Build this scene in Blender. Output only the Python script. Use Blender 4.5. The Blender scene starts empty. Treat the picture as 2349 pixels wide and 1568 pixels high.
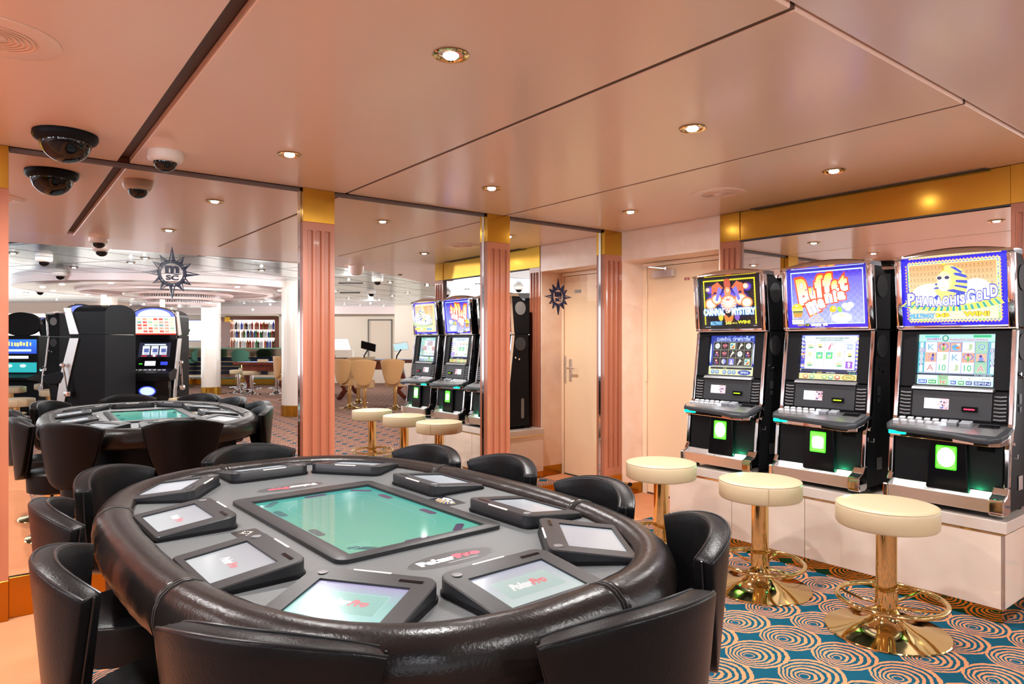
import bpy, bmesh, math, random
from mathutils import Vector, Matrix
random.seed(7)
PI=math.pi
S=bpy.context.scene
COL=S.collection
# ------------------------------------------------------------------ camera, world, exposure
HC=1.356; H=2.30; FPX=1552.0; HEAD=math.radians(52.4)
cam=bpy.data.cameras.new('camera'); cam.sensor_width=36; cam.lens=36*FPX/2349; cam.shift_y=-3/2349
cam.clip_start=.02; cam.clip_end=100
cam_o=bpy.data.objects.new('camera',cam); COL.objects.link(cam_o)
cam_o.location=(0,0,HC); cam_o.rotation_euler=(PI/2,0,HEAD-PI/2); S.camera=cam_o
w=bpy.data.worlds.new('world'); S.world=w; w.use_nodes=True
w.node_tree.nodes['Background'].inputs[0].default_value=(.93,.96,1.0,1)
w.node_tree.nodes['Background'].inputs[1].default_value=3.4
S.view_settings.view_transform='Standard'; S.view_settings.look='None'
S.view_settings.gamma=1; S.view_settings.exposure=0.22; S.view_settings.use_curve_mapping=False
S.cycles.max_bounces=9; S.cycles.glossy_bounces=7; S.cycles.diffuse_bounces=4
S.cycles.sample_clamp_indirect=6; S.cycles.caustics_reflective=False; S.cycles.caustics_refractive=False
S.cycles.use_denoising=True
DOWN_W=78.0
FARK=1.65
MY=4.13                                   # plane of the mirrors on the left wall

# ------------------------------------------------------------------ helpers
def lin(c):
    return tuple((x/12.92 if x<=.04045 else ((x+.055)/1.055)**2.4) for x in c)
def hx(s):
    return lin(tuple(int(s[i:i+2],16)/255 for i in (0,2,4)))
def mat(name,col,rough=.5,metal=0,coat=0,coatr=.05,bump=0,bscale=80,var=0,vscale=6,col2=None,emit=None,es=0,spec=.5,aniso=0,alpha=1,trans=0,ior=1.45,stretch=(1,1,1)):
    m=bpy.data.materials.new(name); m.use_nodes=True; nt=m.node_tree; N=nt.nodes; L=nt.links; b=N['Principled BSDF']
    if isinstance(col,str): col=hx(col)
    if isinstance(col2,str): col2=hx(col2)
    b.inputs['Base Color'].default_value=(*col,1); b.inputs['Roughness'].default_value=rough
    b.inputs['Metallic'].default_value=metal; b.inputs['Coat Weight'].default_value=coat; b.inputs['Coat Roughness'].default_value=coatr
    b.inputs['Specular IOR Level'].default_value=spec; b.inputs['Transmission Weight'].default_value=trans; b.inputs['IOR'].default_value=ior
    if emit is not None:
        b.inputs['Emission Color'].default_value=(*(hx(emit) if isinstance(emit,str) else emit),1); b.inputs['Emission Strength'].default_value=es
    if bump or var:
        tc=N.new('ShaderNodeTexCoord'); mp=N.new('ShaderNodeMapping'); mp.inputs['Scale'].default_value=stretch
        L.new(tc.outputs['Object'],mp.inputs['Vector'])
    if bump:
        n=N.new('ShaderNodeTexNoise'); n.inputs['Scale'].default_value=bscale; n.inputs['Detail'].default_value=4
        L.new(mp.outputs[0],n.inputs['Vector'])
        bp=N.new('ShaderNodeBump'); bp.inputs['Strength'].default_value=bump; bp.inputs['Distance'].default_value=.004
        L.new(n.outputs['Fac'],bp.inputs['Height']); L.new(bp.outputs[0],b.inputs['Normal'])
    if var:
        n=N.new('ShaderNodeTexNoise'); n.inputs['Scale'].default_value=vscale; n.inputs['Detail'].default_value=5
        L.new(mp.outputs[0],n.inputs['Vector'])
        r=N.new('ShaderNodeValToRGB'); r.color_ramp.elements[0].position=.5-var/2; r.color_ramp.elements[1].position=.5+var/2
        r.color_ramp.elements[0].color=(*col,1); r.color_ramp.elements[1].color=(*(col2 or tuple(min(1,c*1.25) for c in col)),1)
        L.new(n.outputs['Fac'],r.inputs[0]); L.new(r.outputs[0],b.inputs['Base Color'])
    return m
def obj(name,bm,m,parent=None,smooth=False,loc=None,rot=None,mats=None,bev=0,sub=0):
    me=bpy.data.meshes.new(name)
    bmesh.ops.recalc_face_normals(bm,faces=bm.faces)
    bm.to_mesh(me); bm.free()
    for x in (mats or [m]): me.materials.append(x)
    if smooth:
        for p in me.polygons: p.use_smooth=True
        if smooth!='all':
            me.set_sharp_from_angle(angle=math.radians(smooth if smooth is not True else 40))
    o=bpy.data.objects.new(name,me); COL.objects.link(o)
    if parent: o.parent=parent
    if loc: o.location=loc
    if rot: o.rotation_euler=rot
    if bev:
        md=o.modifiers.new('bevel','BEVEL'); md.width=bev; md.segments=2; md.limit_method='ANGLE'
    if sub:
        md=o.modifiers.new('sub','SUBSURF'); md.levels=sub; md.render_levels=sub
    return o
def thing(name,label,cat,loc=(0,0,0),rz=0,group=None):
    o=bpy.data.objects.new(name,None); COL.objects.link(o); o.empty_display_size=.05
    o.location=loc; o.rotation_euler=(0,0,rz); o['label']=label; o['category']=cat
    if group: o['group']=group
    return o
def tag(o,label,cat,group=None):
    o['label']=label; o['category']=cat
    if group: o['group']=group
    return o
def st(o): o['kind']='structure'; return o
CH={}
def kids(o):
    return [c for c in bpy.data.objects if c.parent==o]
def dup(root,loc,rz,label,group=None,sc=None):
    if root.name not in CH:
        CH[root.name]=[(c,kids(c)) for c in kids(root)]
    r=root.copy(); COL.objects.link(r); r.location=loc; r.rotation_euler=(0,0,rz); r['label']=label
    if group: r['group']=group
    for c,gs in CH[root.name]:
        d=c.copy(); COL.objects.link(d); d.parent=r; d.matrix_parent_inverse=c.matrix_parent_inverse
        for g in gs:
            e=g.copy(); COL.objects.link(e); e.parent=d
    return r
def NB(): return bmesh.new()
def bx(bm,x0,x1,y0,y1,z0,z1,bev=0,seg=2,M=None,mi=0):
    v=[bm.verts.new(p) for p in [(x0,y0,z0),(x1,y0,z0),(x1,y1,z0),(x0,y1,z0),(x0,y0,z1),(x1,y0,z1),(x1,y1,z1),(x0,y1,z1)]]
    if M is not None:
        for q in v: q.co=M@q.co
    fs=[bm.faces.new([v[i] for i in f]) for f in [(3,2,1,0),(4,5,6,7),(0,1,5,4),(1,2,6,5),(2,3,7,6),(3,0,4,7)]]
    for f in fs: f.material_index=mi
    if bev:
        es=list({e for f in fs for e in f.edges})
        bmesh.ops.bevel(bm,geom=es,offset=bev,segments=seg,affect='EDGES',profile=.6)
    return bm
def prism(bm,pts,a,b,axis='z',mi=0,bev=0):
    """extrude a 2D polygon; a,b numbers or functions of the 2D point"""
    fa=a if callable(a) else (lambda p:a); fb=b if callable(b) else (lambda p:b)
    def P(p,t):
        if axis=='z': return (p[0],p[1],t)
        if axis=='x': return (t,p[0],p[1])
        return (p[0],t,p[1])
    A=[bm.verts.new(P(p,fa(p))) for p in pts]; B=[bm.verts.new(P(p,fb(p))) for p in pts]
    n=len(pts); fs=[bm.faces.new(A[::-1]),bm.faces.new(B)]
    for i in range(n): fs.append(bm.faces.new([A[i],A[(i+1)%n],B[(i+1)%n],B[i]]))
    for f in fs: f.material_index=mi
    if bev:
        es=list({e for f in fs[:2] for e in f.edges})
        bmesh.ops.bevel(bm,geom=es,offset=bev,segments=2,affect='EDGES',profile=.6)
    return bm
def lathe(bm,prof,n=40,c=(0,0,0),mi=0,cap=True):
    rings=[]
    for r,z in prof:
        if r<1e-6: rings.append([bm.verts.new((c[0],c[1],c[2]+z))])
        else: rings.append([bm.verts.new((c[0]+r*math.cos(2*PI*i/n),c[1]+r*math.sin(2*PI*i/n),c[2]+z)) for i in range(n)])
    for A,B in zip(rings[:-1],rings[1:]):
        for i in range(n):
            j=(i+1)%n
            if len(A)==1 and len(B)==1: continue
            if len(A)==1: f=[A[0],B[i],B[j]]
            elif len(B)==1: f=[A[i],A[j],B[0]]
            else: f=[A[i],A[j],B[j],B[i]]
            bm.faces.new(f).material_index=mi
    if cap:
        if len(rings[0])>1: bm.faces.new(rings[0][::-1]).material_index=mi
        if len(rings[-1])>1: bm.faces.new(rings[-1]).material_index=mi
    return bm
def tube(bm,path,r,n=10,closed=False,mi=0):
    P=[Vector(p) for p in path]; m=len(P); rings=[]; up=None
    for i in range(m):
        a=P[(i-1)%m] if (closed or i>0) else P[i]; b=P[(i+1)%m] if (closed or i<m-1) else P[i]
        t=(b-a).normalized()
        if up is None: up=Vector((0,0,1)) if abs(t.z)<.9 else Vector((1,0,0))
        u=(up-t*up.dot(t)).normalized(); v=t.cross(u); up=u
        rr=r[i] if isinstance(r,(list,tuple)) else r
        rings.append([bm.verts.new(P[i]+u*rr*math.cos(2*PI*k/n)+v*rr*math.sin(2*PI*k/n)) for k in range(n)])
    rg=range(m if closed else m-1)
    for i in rg:
        A=rings[i]; B=rings[(i+1)%m]
        for k in range(n): bm.faces.new([A[k],A[(k+1)%n],B[(k+1)%n],B[k]]).material_index=mi
    if not closed:
        bm.faces.new(rings[0][::-1]).material_index=mi; bm.faces.new(rings[-1]).material_index=mi
    return bm
def rrect(x0,x1,y0,y1,r,n=5):
    if not isinstance(r,(list,tuple)): r=[r]*4      # radii: (x0y0),(x1y0),(x1y1),(x0y1)
    out=[]
    for (cx,cy,a,rr) in [(x0+r[0],y0+r[0],PI,r[0]),(x1-r[1],y0+r[1],1.5*PI,r[1]),(x1-r[2],y1-r[2],0,r[2]),(x0+r[3],y1-r[3],.5*PI,r[3])]:
        for i in range(n): out.append((cx+rr*math.cos(a+i*PI/2/(n-1)),cy+rr*math.sin(a+i*PI/2/(n-1))))
    return out
def framed(bm,outer,inner,ztop,zbot,depth,mi=0,chamfer=0,side=None):
    """plate with outer loop and a recessed opening; both loops have the same number of points"""
    n=len(outer)
    cx=sum(p[0] for p in outer)/n; cy=sum(p[1] for p in outer)/n
    def sh(p,k): return (cx+(p[0]-cx)*k,cy+(p[1]-cy)*k)
    loops=[[ (p[0],p[1],zbot(p)) for p in outer]]
    if chamfer:
        loops.append([(p[0],p[1],ztop(p)-chamfer) for p in outer])
        loops.append([(*sh(p,1-chamfer*4),ztop(p)-chamfer*.2) for p in outer])
    else: loops.append([(p[0],p[1],ztop(p)) for p in outer])
    loops.append([(p[0],p[1],ztop(p)) for p in inner])
    loops.append([(p[0],p[1],ztop(p)-depth) for p in inner])
    V=[[bm.verts.new(p) for p in l] for l in loops]
    for A,B in zip(V[:-1],V[1:]):
        for i in range(n): bm.faces.new([A[i],A[(i+1)%n],B[(i+1)%n],B[i]]).material_index=mi
    bm.faces.new(V[0][::-1]).material_index=mi
    bm.faces.new(V[-1]).material_index=mi
    return bm
# ---- flat printed / lit artwork: coloured polygons in thin layers
TXT={}
def textgeo(s,off,shear=0):
    k=(s,round(off,4),shear)
    if k in TXT: return TXT[k]
    cu=bpy.data.curves.new('t','FONT'); cu.body=s; cu.size=1; cu.offset=off; cu.shear=shear; cu.resolution_u=3
    o=bpy.data.objects.new('t',cu); COL.objects.link(o)
    bpy.context.view_layer.update()
    e=o.evaluated_get(bpy.context.evaluated_depsgraph_get()); me=e.to_mesh()
    vs=[(v.co.x,v.co.y) for v in me.vertices]; fs=[tuple(p.vertices) for p in me.polygons]
    e.to_mesh_clear(); bpy.data.objects.remove(o); bpy.data.curves.remove(cu)
    TXT[k]=(vs,fs); return TXT[k]
class Art:
    def __init__(s,step=.00008): s.v=[];s.f=[];s.c=[];s.z=0;s.step=step
    def lay(s): s.z+=s.step; return s
    def poly(s,pts,col,cols=None):
        col=hx(col) if isinstance(col,str) else col
        i=len(s.v); s.v+=[(x,y,s.z) for x,y in pts]; s.f.append(tuple(range(i,i+len(pts))))
        s.c.append([hx(c) for c in cols] if cols else [col]*len(pts)); s.lay(); return s
    def rect(s,x0,y0,x1,y1,col,top=None):
        return s.poly([(x0,y0),(x1,y0),(x1,y1),(x0,y1)],col,[col,col,top,top] if top else None)
    def rr(s,x0,y0,x1,y1,r,col): return s.poly(rrect(x0,x1,y0,y1,r),col)
    def ell(s,cx,cy,rx,ry,col,n=28,a0=0,a1=2*PI,rot=0):
        pts=[]
        for i in range(n):
            t=a0+(a1-a0)*i/(n if abs(a1-a0-2*PI)<1e-6 else n-1); x=rx*math.cos(t); y=ry*math.sin(t)
            pts.append((cx+x*math.cos(rot)-y*math.sin(rot),cy+x*math.sin(rot)+y*math.cos(rot)))
        return s.poly(pts,col)
    def line(s,pts,wd,col,closed=False):
        col=hx(col) if isinstance(col,str) else col
        P=[Vector(p) for p in pts]; n=len(P)
        for i in range(n if closed else n-1):
            a=P[i];b=P[(i+1)%n]; d=(b-a)
            if d.length<1e-9: continue
            d.normalize(); q=Vector((-d.y,d.x))*wd/2; a2=a-d*wd*.3;b2=b+d*wd*.3
            k=len(s.v); s.v+=[(p.x,p.y,s.z) for p in (a2-q,b2-q,b2+q,a2+q)]; s.f.append((k,k+1,k+2,k+3)); s.c.append([col]*4)
        s.lay(); return s
    def text(s,t,x0,y0,x1,y1,col,out=None,ow=.03,rot=0,shear=0,bold=.012,top=None):
        """fits t in the box; out = outline colour"""
        vs,fs=textgeo(t,bold,shear)
        if not vs: return s
        X0=min(v[0] for v in vs);X1=max(v[0] for v in vs);Y0=min(v[1] for v in vs);Y1=max(v[1] for v in vs)
        kx=(x1-x0)/max(1e-6,X1-X0);ky=(y1-y0)/max(1e-6,Y1-Y0); cx=(x0+x1)/2;cy=(y0+y1)/2
        for o,c,tp in ([(ow+bold,out,None)] if out else [])+[(bold,col,top)]:
            V,Fc=textgeo(t,o,shear); i=len(s.v); c1=hx(c); c2=hx(tp) if tp else c1
            for vx,vy in V:
                x=(vx-(X0+X1)/2)*kx;y=(vy-(Y0+Y1)/2)*ky
                s.v.append((cx+x*math.cos(rot)-y*math.sin(rot),cy+x*math.sin(rot)+y*math.cos(rot),s.z))
            for f in Fc:
                s.f.append(tuple(i+k for k in f)); 
                s.c.append([tuple(c1[q]+(c2[q]-c1[q])*min(1,max(0,(V[k][1]-Y0)/max(1e-6,Y1-Y0))) for q in range(3)) for k in f])
            s.lay()
        return s
    def build(s,name,m,parent,M=None,loc=None,rot=None):
        me=bpy.data.meshes.new(name); vv=[(M@Vector(v)) if M is not None else v for v in s.v]
        me.from_pydata(vv,[],s.f); ca=me.color_attributes.new('Col','FLOAT_COLOR','CORNER')
        flat=[]
        for c in s.c:
            for k in c: flat+=[k[0],k[1],k[2],1]
        ca.data.foreach_set('color',flat)
        me.materials.append(m); o=bpy.data.objects.new(name,me); COL.objects.link(o)
        if parent: o.parent=parent
        if loc: o.location=loc
        if rot: o.rotation_euler=rot
        return o
def artmat(name,es,rough=.08,base=.03,coat=0,printed=False,spec=.5):
    m=bpy.data.materials.new(name); m.use_nodes=True; N=m.node_tree.nodes; L=m.node_tree.links; b=N['Principled BSDF']
    a=N.new('ShaderNodeVertexColor'); a.layer_name='Col'
    b.inputs['Roughness'].default_value=rough; b.inputs['Specular IOR Level'].default_value=spec
    if printed: L.new(a.outputs[0],b.inputs['Base Color'])
    else:
        b.inputs['Base Color'].default_value=(base,base,base,1)
        L.new(a.outputs[0],b.inputs['Emission Color']); b.inputs['Emission Strength'].default_value=es
    return m
def bars(a,x0,y0,x1,y1,col,n=14):
    """a line of print too small to read: uneven dashes"""
    x=x0; g=(x1-x0)/n; rr=random.Random(int(x0*9999)+n)
    for i in range(n):
        w_=g*rr.uniform(.45,.85); a.rect(x,y0+(y1-y0)*rr.uniform(0,.2),x+w_,y1-(y1-y0)*rr.uniform(0,.25),col); a.z-=a.step; x+=g
    a.lay()
# virtual (seen in the mirror) image position -> real place in the room behind the camera
FW=(math.cos(HEAD),math.sin(HEAD)); RT=(math.sin(HEAD),-math.cos(HEAD))
def RV(u,wd,z=0):
    k=(u-1174.5)/FPX*wd
    return (FW[0]*wd+RT[0]*k, 2*MY-(FW[1]*wd+RT[1]*k), z)
ANG_F=math.atan2(RT[0]*0+(-RT[1]),RT[0])       # real direction of image-right at the far facade
# ------------------------------------------------------------------ materials
M_mirror=mat('mirror_glass',(.90,.91,.90),0.0,1)
M_coral=mat('coral_lacquer','A9654A',.2,coat=.6,coatr=.06,bump=.02,bscale=6)
M_ceil=mat('coral_ceiling_lacquer','F8DAC6',.34,coat=.35,coatr=.14,bump=.05,bscale=1.6,spec=.4)
M_lilac=mat('pale_lilac_ceiling','F2E0DE',.35,coat=.3,coatr=.12,bump=.04,bscale=1.6)
M_joint=mat('dark_joint','4A2E1E',.6)
M_groove_shade=mat('groove_shade_brown','5E4233',.7)
M_shadow_gap=mat('shadow_gap_grey','6B5650',.5)
M_brass=mat('brass_sheet','BE9136',.2,1,bump=.03,bscale=5,var=.5,vscale=2.5,col2='C9973C')
M_brassp=mat('polished_brass','E2C98C',.07,1)
M_brassd=mat('tarnished_brass_skirting','B9781C',.22,1,var=.6,vscale=7,col2='A8752E',bump=.05,bscale=10)
M_chrome=mat('chrome',(.8,.8,.82),.06,1)
M_steel=mat('brushed_steel',(.74,.74,.74),.3,1,bump=.03,bscale=60,stretch=(1,30,1))
M_marble=mat('peach_marbled_panel','EBC9B0',.3,coat=.3,var=.5,vscale=9,col2='F2DAC8',bump=.02)
M_door=mat('cream_door','EFCFAA',.36,bump=.01)
M_doorf=mat('cream_door_frame','EFD3B4',.35)
M_black=mat('black_plastic',(.008,.008,.009),.38,bump=.05,bscale=260,spec=.12)
M_blackg=mat('black_gloss',(.004,.004,.005),.14,spec=.25)
M_blackm=mat('black_cabinet',(.008,.008,.009),.45,bump=.03,bscale=120,spec=.09)
M_dgrey=mat('dark_grey_plastic',(.026,.028,.032),.4,bump=.06,bscale=240,spec=.35)
M_grey=mat('grey_disc',(.16,.15,.14),.6)
M_lam=mat('speckled_charcoal_laminate',(.06,.065,.068),.36,bump=.2,bscale=420,var=.3,vscale=500,col2=(.13,.14,.142))
M_leath=mat('black_leather',(.006,.006,.0065),.30,bump=.2,bscale=190,spec=.17)
M_leathp=mat('black_leather_piping',(.012,.012,.013),.32,spec=.35)
M_rail=mat('worn_black_brown_leather',(.007,.0065,.007),.26,bump=.2,bscale=130,var=.5,vscale=7,col2=(.016,.011,.009),spec=.3)
M_stitch=mat('seam_stitching',(.05,.045,.042),.5)
M_cream=mat('cream_leather','BFAB8A',.42,bump=.12,bscale=240)
M_creamd=mat('cream_leather_seam','A68C60',.5)
M_tan=mat('tan_leather','B98D5C',.42,bump=.1,bscale=200)
M_plinth=mat('polished_pinkish_stone','E4CDBC',.07,coat=.6,coatr=.02,var=.5,vscale=6,col2='EBD8C8',spec=.6)
M_top=mat('grey_plinth_top','C9B8AC',.12,coat=.5,var=.4,vscale=5,col2='D6C8BE')
M_seam=mat('seam_dark',(.05,.04,.035),.6)
M_white=mat('white_plastic','E6DFD8',.35)
M_whitec=mat('white_lacquer_column','F1E9E0',.15,coat=.5,bump=.04,bscale=3)
M_wallf=mat('cream_wall','EFDFCB',.5,emit='FFF0E0',es=.0)
M_smoke=mat('smoked_dome',(.004,.003,.003),.04,spec=.45)
M_lamp=mat('lamp_glow',(1,1,1),.4,emit=(1,.97,.92),es=40)
M_lampf=mat('lamp_glow_far',(1,1,1),.4,emit=(1,.97,.92),es=25)
M_metalc=mat('polished_metal_ceiling',(.56,.64,.68),.2,1,bump=.10,bscale=1.2,stretch=(1,3,1))
M_wood=mat('red_mahogany','6B2A16',.25,coat=.5,var=.5,vscale=8,col2='4A1A0E')
M_baize=mat('blue_baize','8FA6DC',.8)
M_navy=mat('navy_lacquer',(.008,.012,.03),.15)
M_green=mat('green_velvet','3F6B5A',.8)
M_leaf=mat('green_leaf','3E7A22',.45)
M_art=artmat('lit_glass_art',1.3)
M_scr=artmat('lit_screen_art',1.05)
M_term=artmat('terminal_screen_art',.62,rough=.16,base=.12)
M_felt=artmat('table_screen_art',.62,rough=.07,base=.02)
M_print=artmat('printed_art',0,rough=.35,printed=True)
M_em_g=mat('green_led',(0,.3,.12),.3,emit=(0,1,.45),es=3.5)
M_em_lg=mat('green_yellow_display',(.1,.2,0),.3,emit=(.45,.9,.02),es=1.6)
M_em_r=mat('red_display',(.2,0,0),.3,emit=(1,.03,.08),es=3)
M_em_w=mat('bright_white_screen',(1,1,1),.3,emit=(1,1,1),es=3)
M_star=mat('navy_emblem',(.006,.010,.026),.12)

# carpet: eccentric hand-drawn rings in coral on teal, plain coral border along the walls
def carpet():
    m=bpy.data.materials.new('ring_patterned_carpet'); m.use_nodes=True; nt=m.node_tree; N=nt.nodes; L=nt.links; b=N['Principled BSDF']
    def V(x):
        return x
    def op(o,a,b2=None,c=None,clamp=False):
        n=N.new('ShaderNodeMath'); n.operation=o; n.use_clamp=clamp
        for i,x in enumerate((a,b2,c)):
            if x is None: continue
            if isinstance(x,(int,float)): n.inputs[i].default_value=x
            else: L.new(x,n.inputs[i])
        return n.outputs[0]
    geo=N.new('ShaderNodeNewGeometry'); sp=N.new('ShaderNodeSeparateXYZ'); L.new(geo.outputs['Position'],sp.inputs[0])
    nz=N.new('ShaderNodeTexNoise'); nz.inputs['Scale'].default_value=22; nz.inputs['Detail'].default_value=2; L.new(geo.outputs['Position'],nz.inputs['Vector'])
    sn=N.new('ShaderNodeSeparateColor'); L.new(nz.outputs['Color'],sn.inputs[0])
    x=op('ADD',sp.outputs[0],op('MULTIPLY',op('SUBTRACT',sn.outputs[0],.5),.019))
    y=op('ADD',sp.outputs[1],op('MULTIPLY',op('SUBTRACT',sn.outputs[1],.5),.019))
    PX,PY=.2655,.2400
    yr=op('DIVIDE',op('SUBTRACT',y,1.688-.012-PY/2),PY); row=op('FLOOR',yr)
    xr=op('SUBTRACT',op('DIVIDE',op('SUBTRACT',x,2.861+.034-PX/2),PX),op('MULTIPLY',row,-.06))
    u=op('MULTIPLY',op('SUBTRACT',op('FRACT',xr),.5),1.0); v=op('MULTIPLY',op('SUBTRACT',op('FRACT',yr),.5),1.0)
    sx,sy=.34,-.10; R=.53
    # inner centre is at (-sx*R,-sy*R); q measured from it
    qx=op('ADD',u,sx*R); qy=op('ADD',v,sy*R)
    s2=sx*sx+sy*sy
    qs=op('ADD',op('MULTIPLY',qx,sx),op('MULTIPLY',qy,sy)); q2=op('ADD',op('MULTIPLY',qx,qx),op('MULTIPLY',qy,qy))
    disc=op('SQRT',op('ADD',op('MULTIPLY',qs,qs),op('MULTIPLY',q2,1-s2)))
    r=op('DIVIDE',op('SUBTRACT',disc,qs),1-s2)
    rn=op('DIVIDE',r,R)
    wv=N.new('ShaderNodeTexNoise'); wv.inputs['Scale'].default_value=60; wv.inputs['Detail'].default_value=2; L.new(geo.outputs['Position'],wv.inputs['Vector'])
    ph=op('FRACT',op('ADD',op('MULTIPLY',rn,6.1),op('MULTIPLY',op('SUBTRACT',wv.outputs['Fac'],.5),.34)))
    band=op('GREATER_THAN',ph,.50)
    last=op('GREATER_THAN',rn,.92)
    ins=op('LESS_THAN',rn,1.0); core=op('GREATER_THAN',rn,.13)
    ring=op('MULTIPLY',op('MULTIPLY',op('MAXIMUM',band,last),ins),core)
    bord=op('MAXIMUM',op('GREATER_THAN',sp.outputs[1],3.47),op('MULTIPLY',op('LESS_THAN',sp.outputs[0],.27),op('GREATER_THAN',sp.outputs[0],-.6)))
    bord=op('MAXIMUM',bord,op('MULTIPLY',op('GREATER_THAN',sp.outputs[0],4.345),op('GREATER_THAN',sp.outputs[1],2.9)))
    f=op('MAXIMUM',ring,bord)
    fz=N.new('ShaderNodeTexNoise'); fz.inputs['Scale'].default_value=700; L.new(geo.outputs['Position'],fz.inputs['Vector'])
    fz2=N.new('ShaderNodeTexNoise'); fz2.inputs['Scale'].default_value=3.5; fz2.inputs['Detail'].default_value=4; L.new(geo.outputs['Position'],fz2.inputs['Vector'])
    mx=N.new('ShaderNodeMix'); mx.data_type='RGBA'; L.new(f,mx.inputs[0]); mx.inputs[6].default_value=(*hx('12566C'),1); mx.inputs[7].default_value=(*hx('E59A6C'),1)
    m2=N.new('ShaderNodeMix'); m2.data_type='RGBA'; m2.blend_type='MULTIPLY'; m2.inputs[0].default_value=1
    L.new(mx.outputs[2],m2.inputs[6])
    cr=N.new('ShaderNodeValToRGB'); cr.color_ramp.elements[0].position=.3; cr.color_ramp.elements[1].position=.7
    cr.color_ramp.elements[0].color=(.62,.62,.62,1); cr.color_ramp.elements[1].color=(1.0,1.0,1.0,1)
    L.new(op('ADD',op('MULTIPLY',fz.outputs['Fac'],.75),op('MULTIPLY',fz2.outputs['Fac'],.25)),cr.inputs[0]); L.new(cr.outputs[0],m2.inputs[7])
    L.new(m2.outputs[2],b.inputs['Base Color']); b.inputs['Roughness'].default_value=.95; b.inputs['Specular IOR Level'].default_value=.1
    bp=N.new('ShaderNodeBump'); bp.inputs['Strength'].default_value=.5; bp.inputs['Distance'].default_value=.004; L.new(fz.outputs['Fac'],bp.inputs['Height']); L.new(bp.outputs[0],b.inputs['Normal'])
    return m
M_carpet=carpet()

# ------------------------------------------------------------------ the room
b=NB(); bx(b,-8,12.5,-18.5,4.3,-.12,0); st(obj('floor',b,M_carpet))
# coral ceiling panels with recessed joints
ceil=st(obj('ceiling',bx(NB(),-3.2,4.6,1.02,4.3,H+.035,H+.08),M_joint))
XS=[(-3.2,-1.985),(-1.963,-.73),(-.708,.528),(.585,1.800),(1.822,3.072),(3.094,4.345)]
for a,c in XS:
    obj('ceiling_panel',bx(NB(),a,c,1.04,4.095,H,H+.034,.003,1),M_ceil,ceil)
for a,c in ((1.8005,1.8215),(3.0725,3.0935)): obj('groove_shade_strip',bx(NB(),a,c,1.04,4.095,H+.004,H+.03),M_groove_shade,ceil)  # dark fill colours in the shade of the two narrow grooves
obj('ceiling_panel',bx(NB(),4.347,4.64,3.08,4.10,H,H+.034),M_ceil,ceil)
b=NB(); bx(b,4.305,4.343,1.35,2.80,H-.004,H-.0005); obj('air_slot',b,M_seam,ceil)
b=NB(); bx(b,-3.2,8.5,.12,1.035,H+.012,H+.05,.004,1); st(obj('ceiling_lilac_band',b,M_lilac)).name='trim_1'
# left wall of mirrors and pilasters
wl=st(obj('wall_left',bx(NB(),-5.6,4.345,MY+.02,MY+.16,0,H+.08),M_coral))
MIR=[(.068,1.521),(1.726,2.914),(3.125,4.135)]
for a,c in MIR:
    obj('mirror',bx(NB(),a,c,MY,MY+.019,.2,H-.014),M_mirror,wl)
    obj('mirror_edge_strip',bx(NB(),c-.008,c-.001,MY-.012,MY-.0005,.2,H-.02),M_chrome,wl)
    obj('shadow_gap_strip',bx(NB(),a+.002,c-.01,MY-.022,MY-.0005,H-.018,H-.001),M_shadow_gap,wl)  # solid strip in a dark tone, standing for the shadow gap at the ceiling
    obj('skirting',bx(NB(),a,c,MY-.018,MY+.019,0,.199,.002,1),M_brassd,wl)
def pil_bm(bm,x0,x1,yf,z0,z1,flip=False):
    """fluted front: three shallow flutes between plain ends; local x along, front at y=yf (facing -y)"""
    W=x1-x0; d=.012
    fl=[x0+W*(.5+k*.27) for k in (-1,0,1)]; hw=W*.075
    def prof():
        p=[(x0,yf)]
        for c in fl:
            p+= [(c-hw-.006,yf),(c-hw-.004,yf-.004),(c-hw,yf-.004),(c-hw+.004,yf+d),(c+hw-.004,yf+d),(c+hw,yf-.004),(c+hw+.004,yf-.004),(c+hw+.006,yf)]
        p+=[(x1,yf),(x1,yf+.045),(x0,yf+.045)]
        return p
    prism(bm,prof(),z0+.07,z1-.05)
    bx(bm,x0,x1,yf,yf+.045,z0,z0+.07); bx(bm,x0,x1,yf,yf+.045,z1-.05,z1)
    return bm
def pilaster(name,label,loc,rz,W):
    t=thing(name,label,'pilaster',loc,rz,'fluted coral pilasters')
    obj('fluted_panel',pil_bm(NB(),-W/2,W/2,-.045,.197,2.091),M_coral,t)
    obj('brass_cap',bx(NB(),-W/2,W/2,-.047,0,2.092,H-.001,.001,1),M_brass,t)
    obj('brass_foot',bx(NB(),-W/2,W/2,-.049,0,0,.196,.002,1),M_brassd,t)
    return t
yf=MY-.002
pilaster('pilaster','coral fluted pilaster at the far left edge, beside the starred mirror',(-.075,yf,0),0,.285)
pilaster('pilaster','coral fluted pilaster with brass cap between the two widest mirrors',((1.521+1.726)/2,yf,0),0,.204)
pilaster('pilaster','coral fluted pilaster left of the mirror that shows the door',((2.914+3.125)/2,yf,0),0,.21)
pilaster('pilaster','coral fluted pilaster in the corner right beside the real door',((4.137+4.352)/2,yf,0),0,.214)
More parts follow.
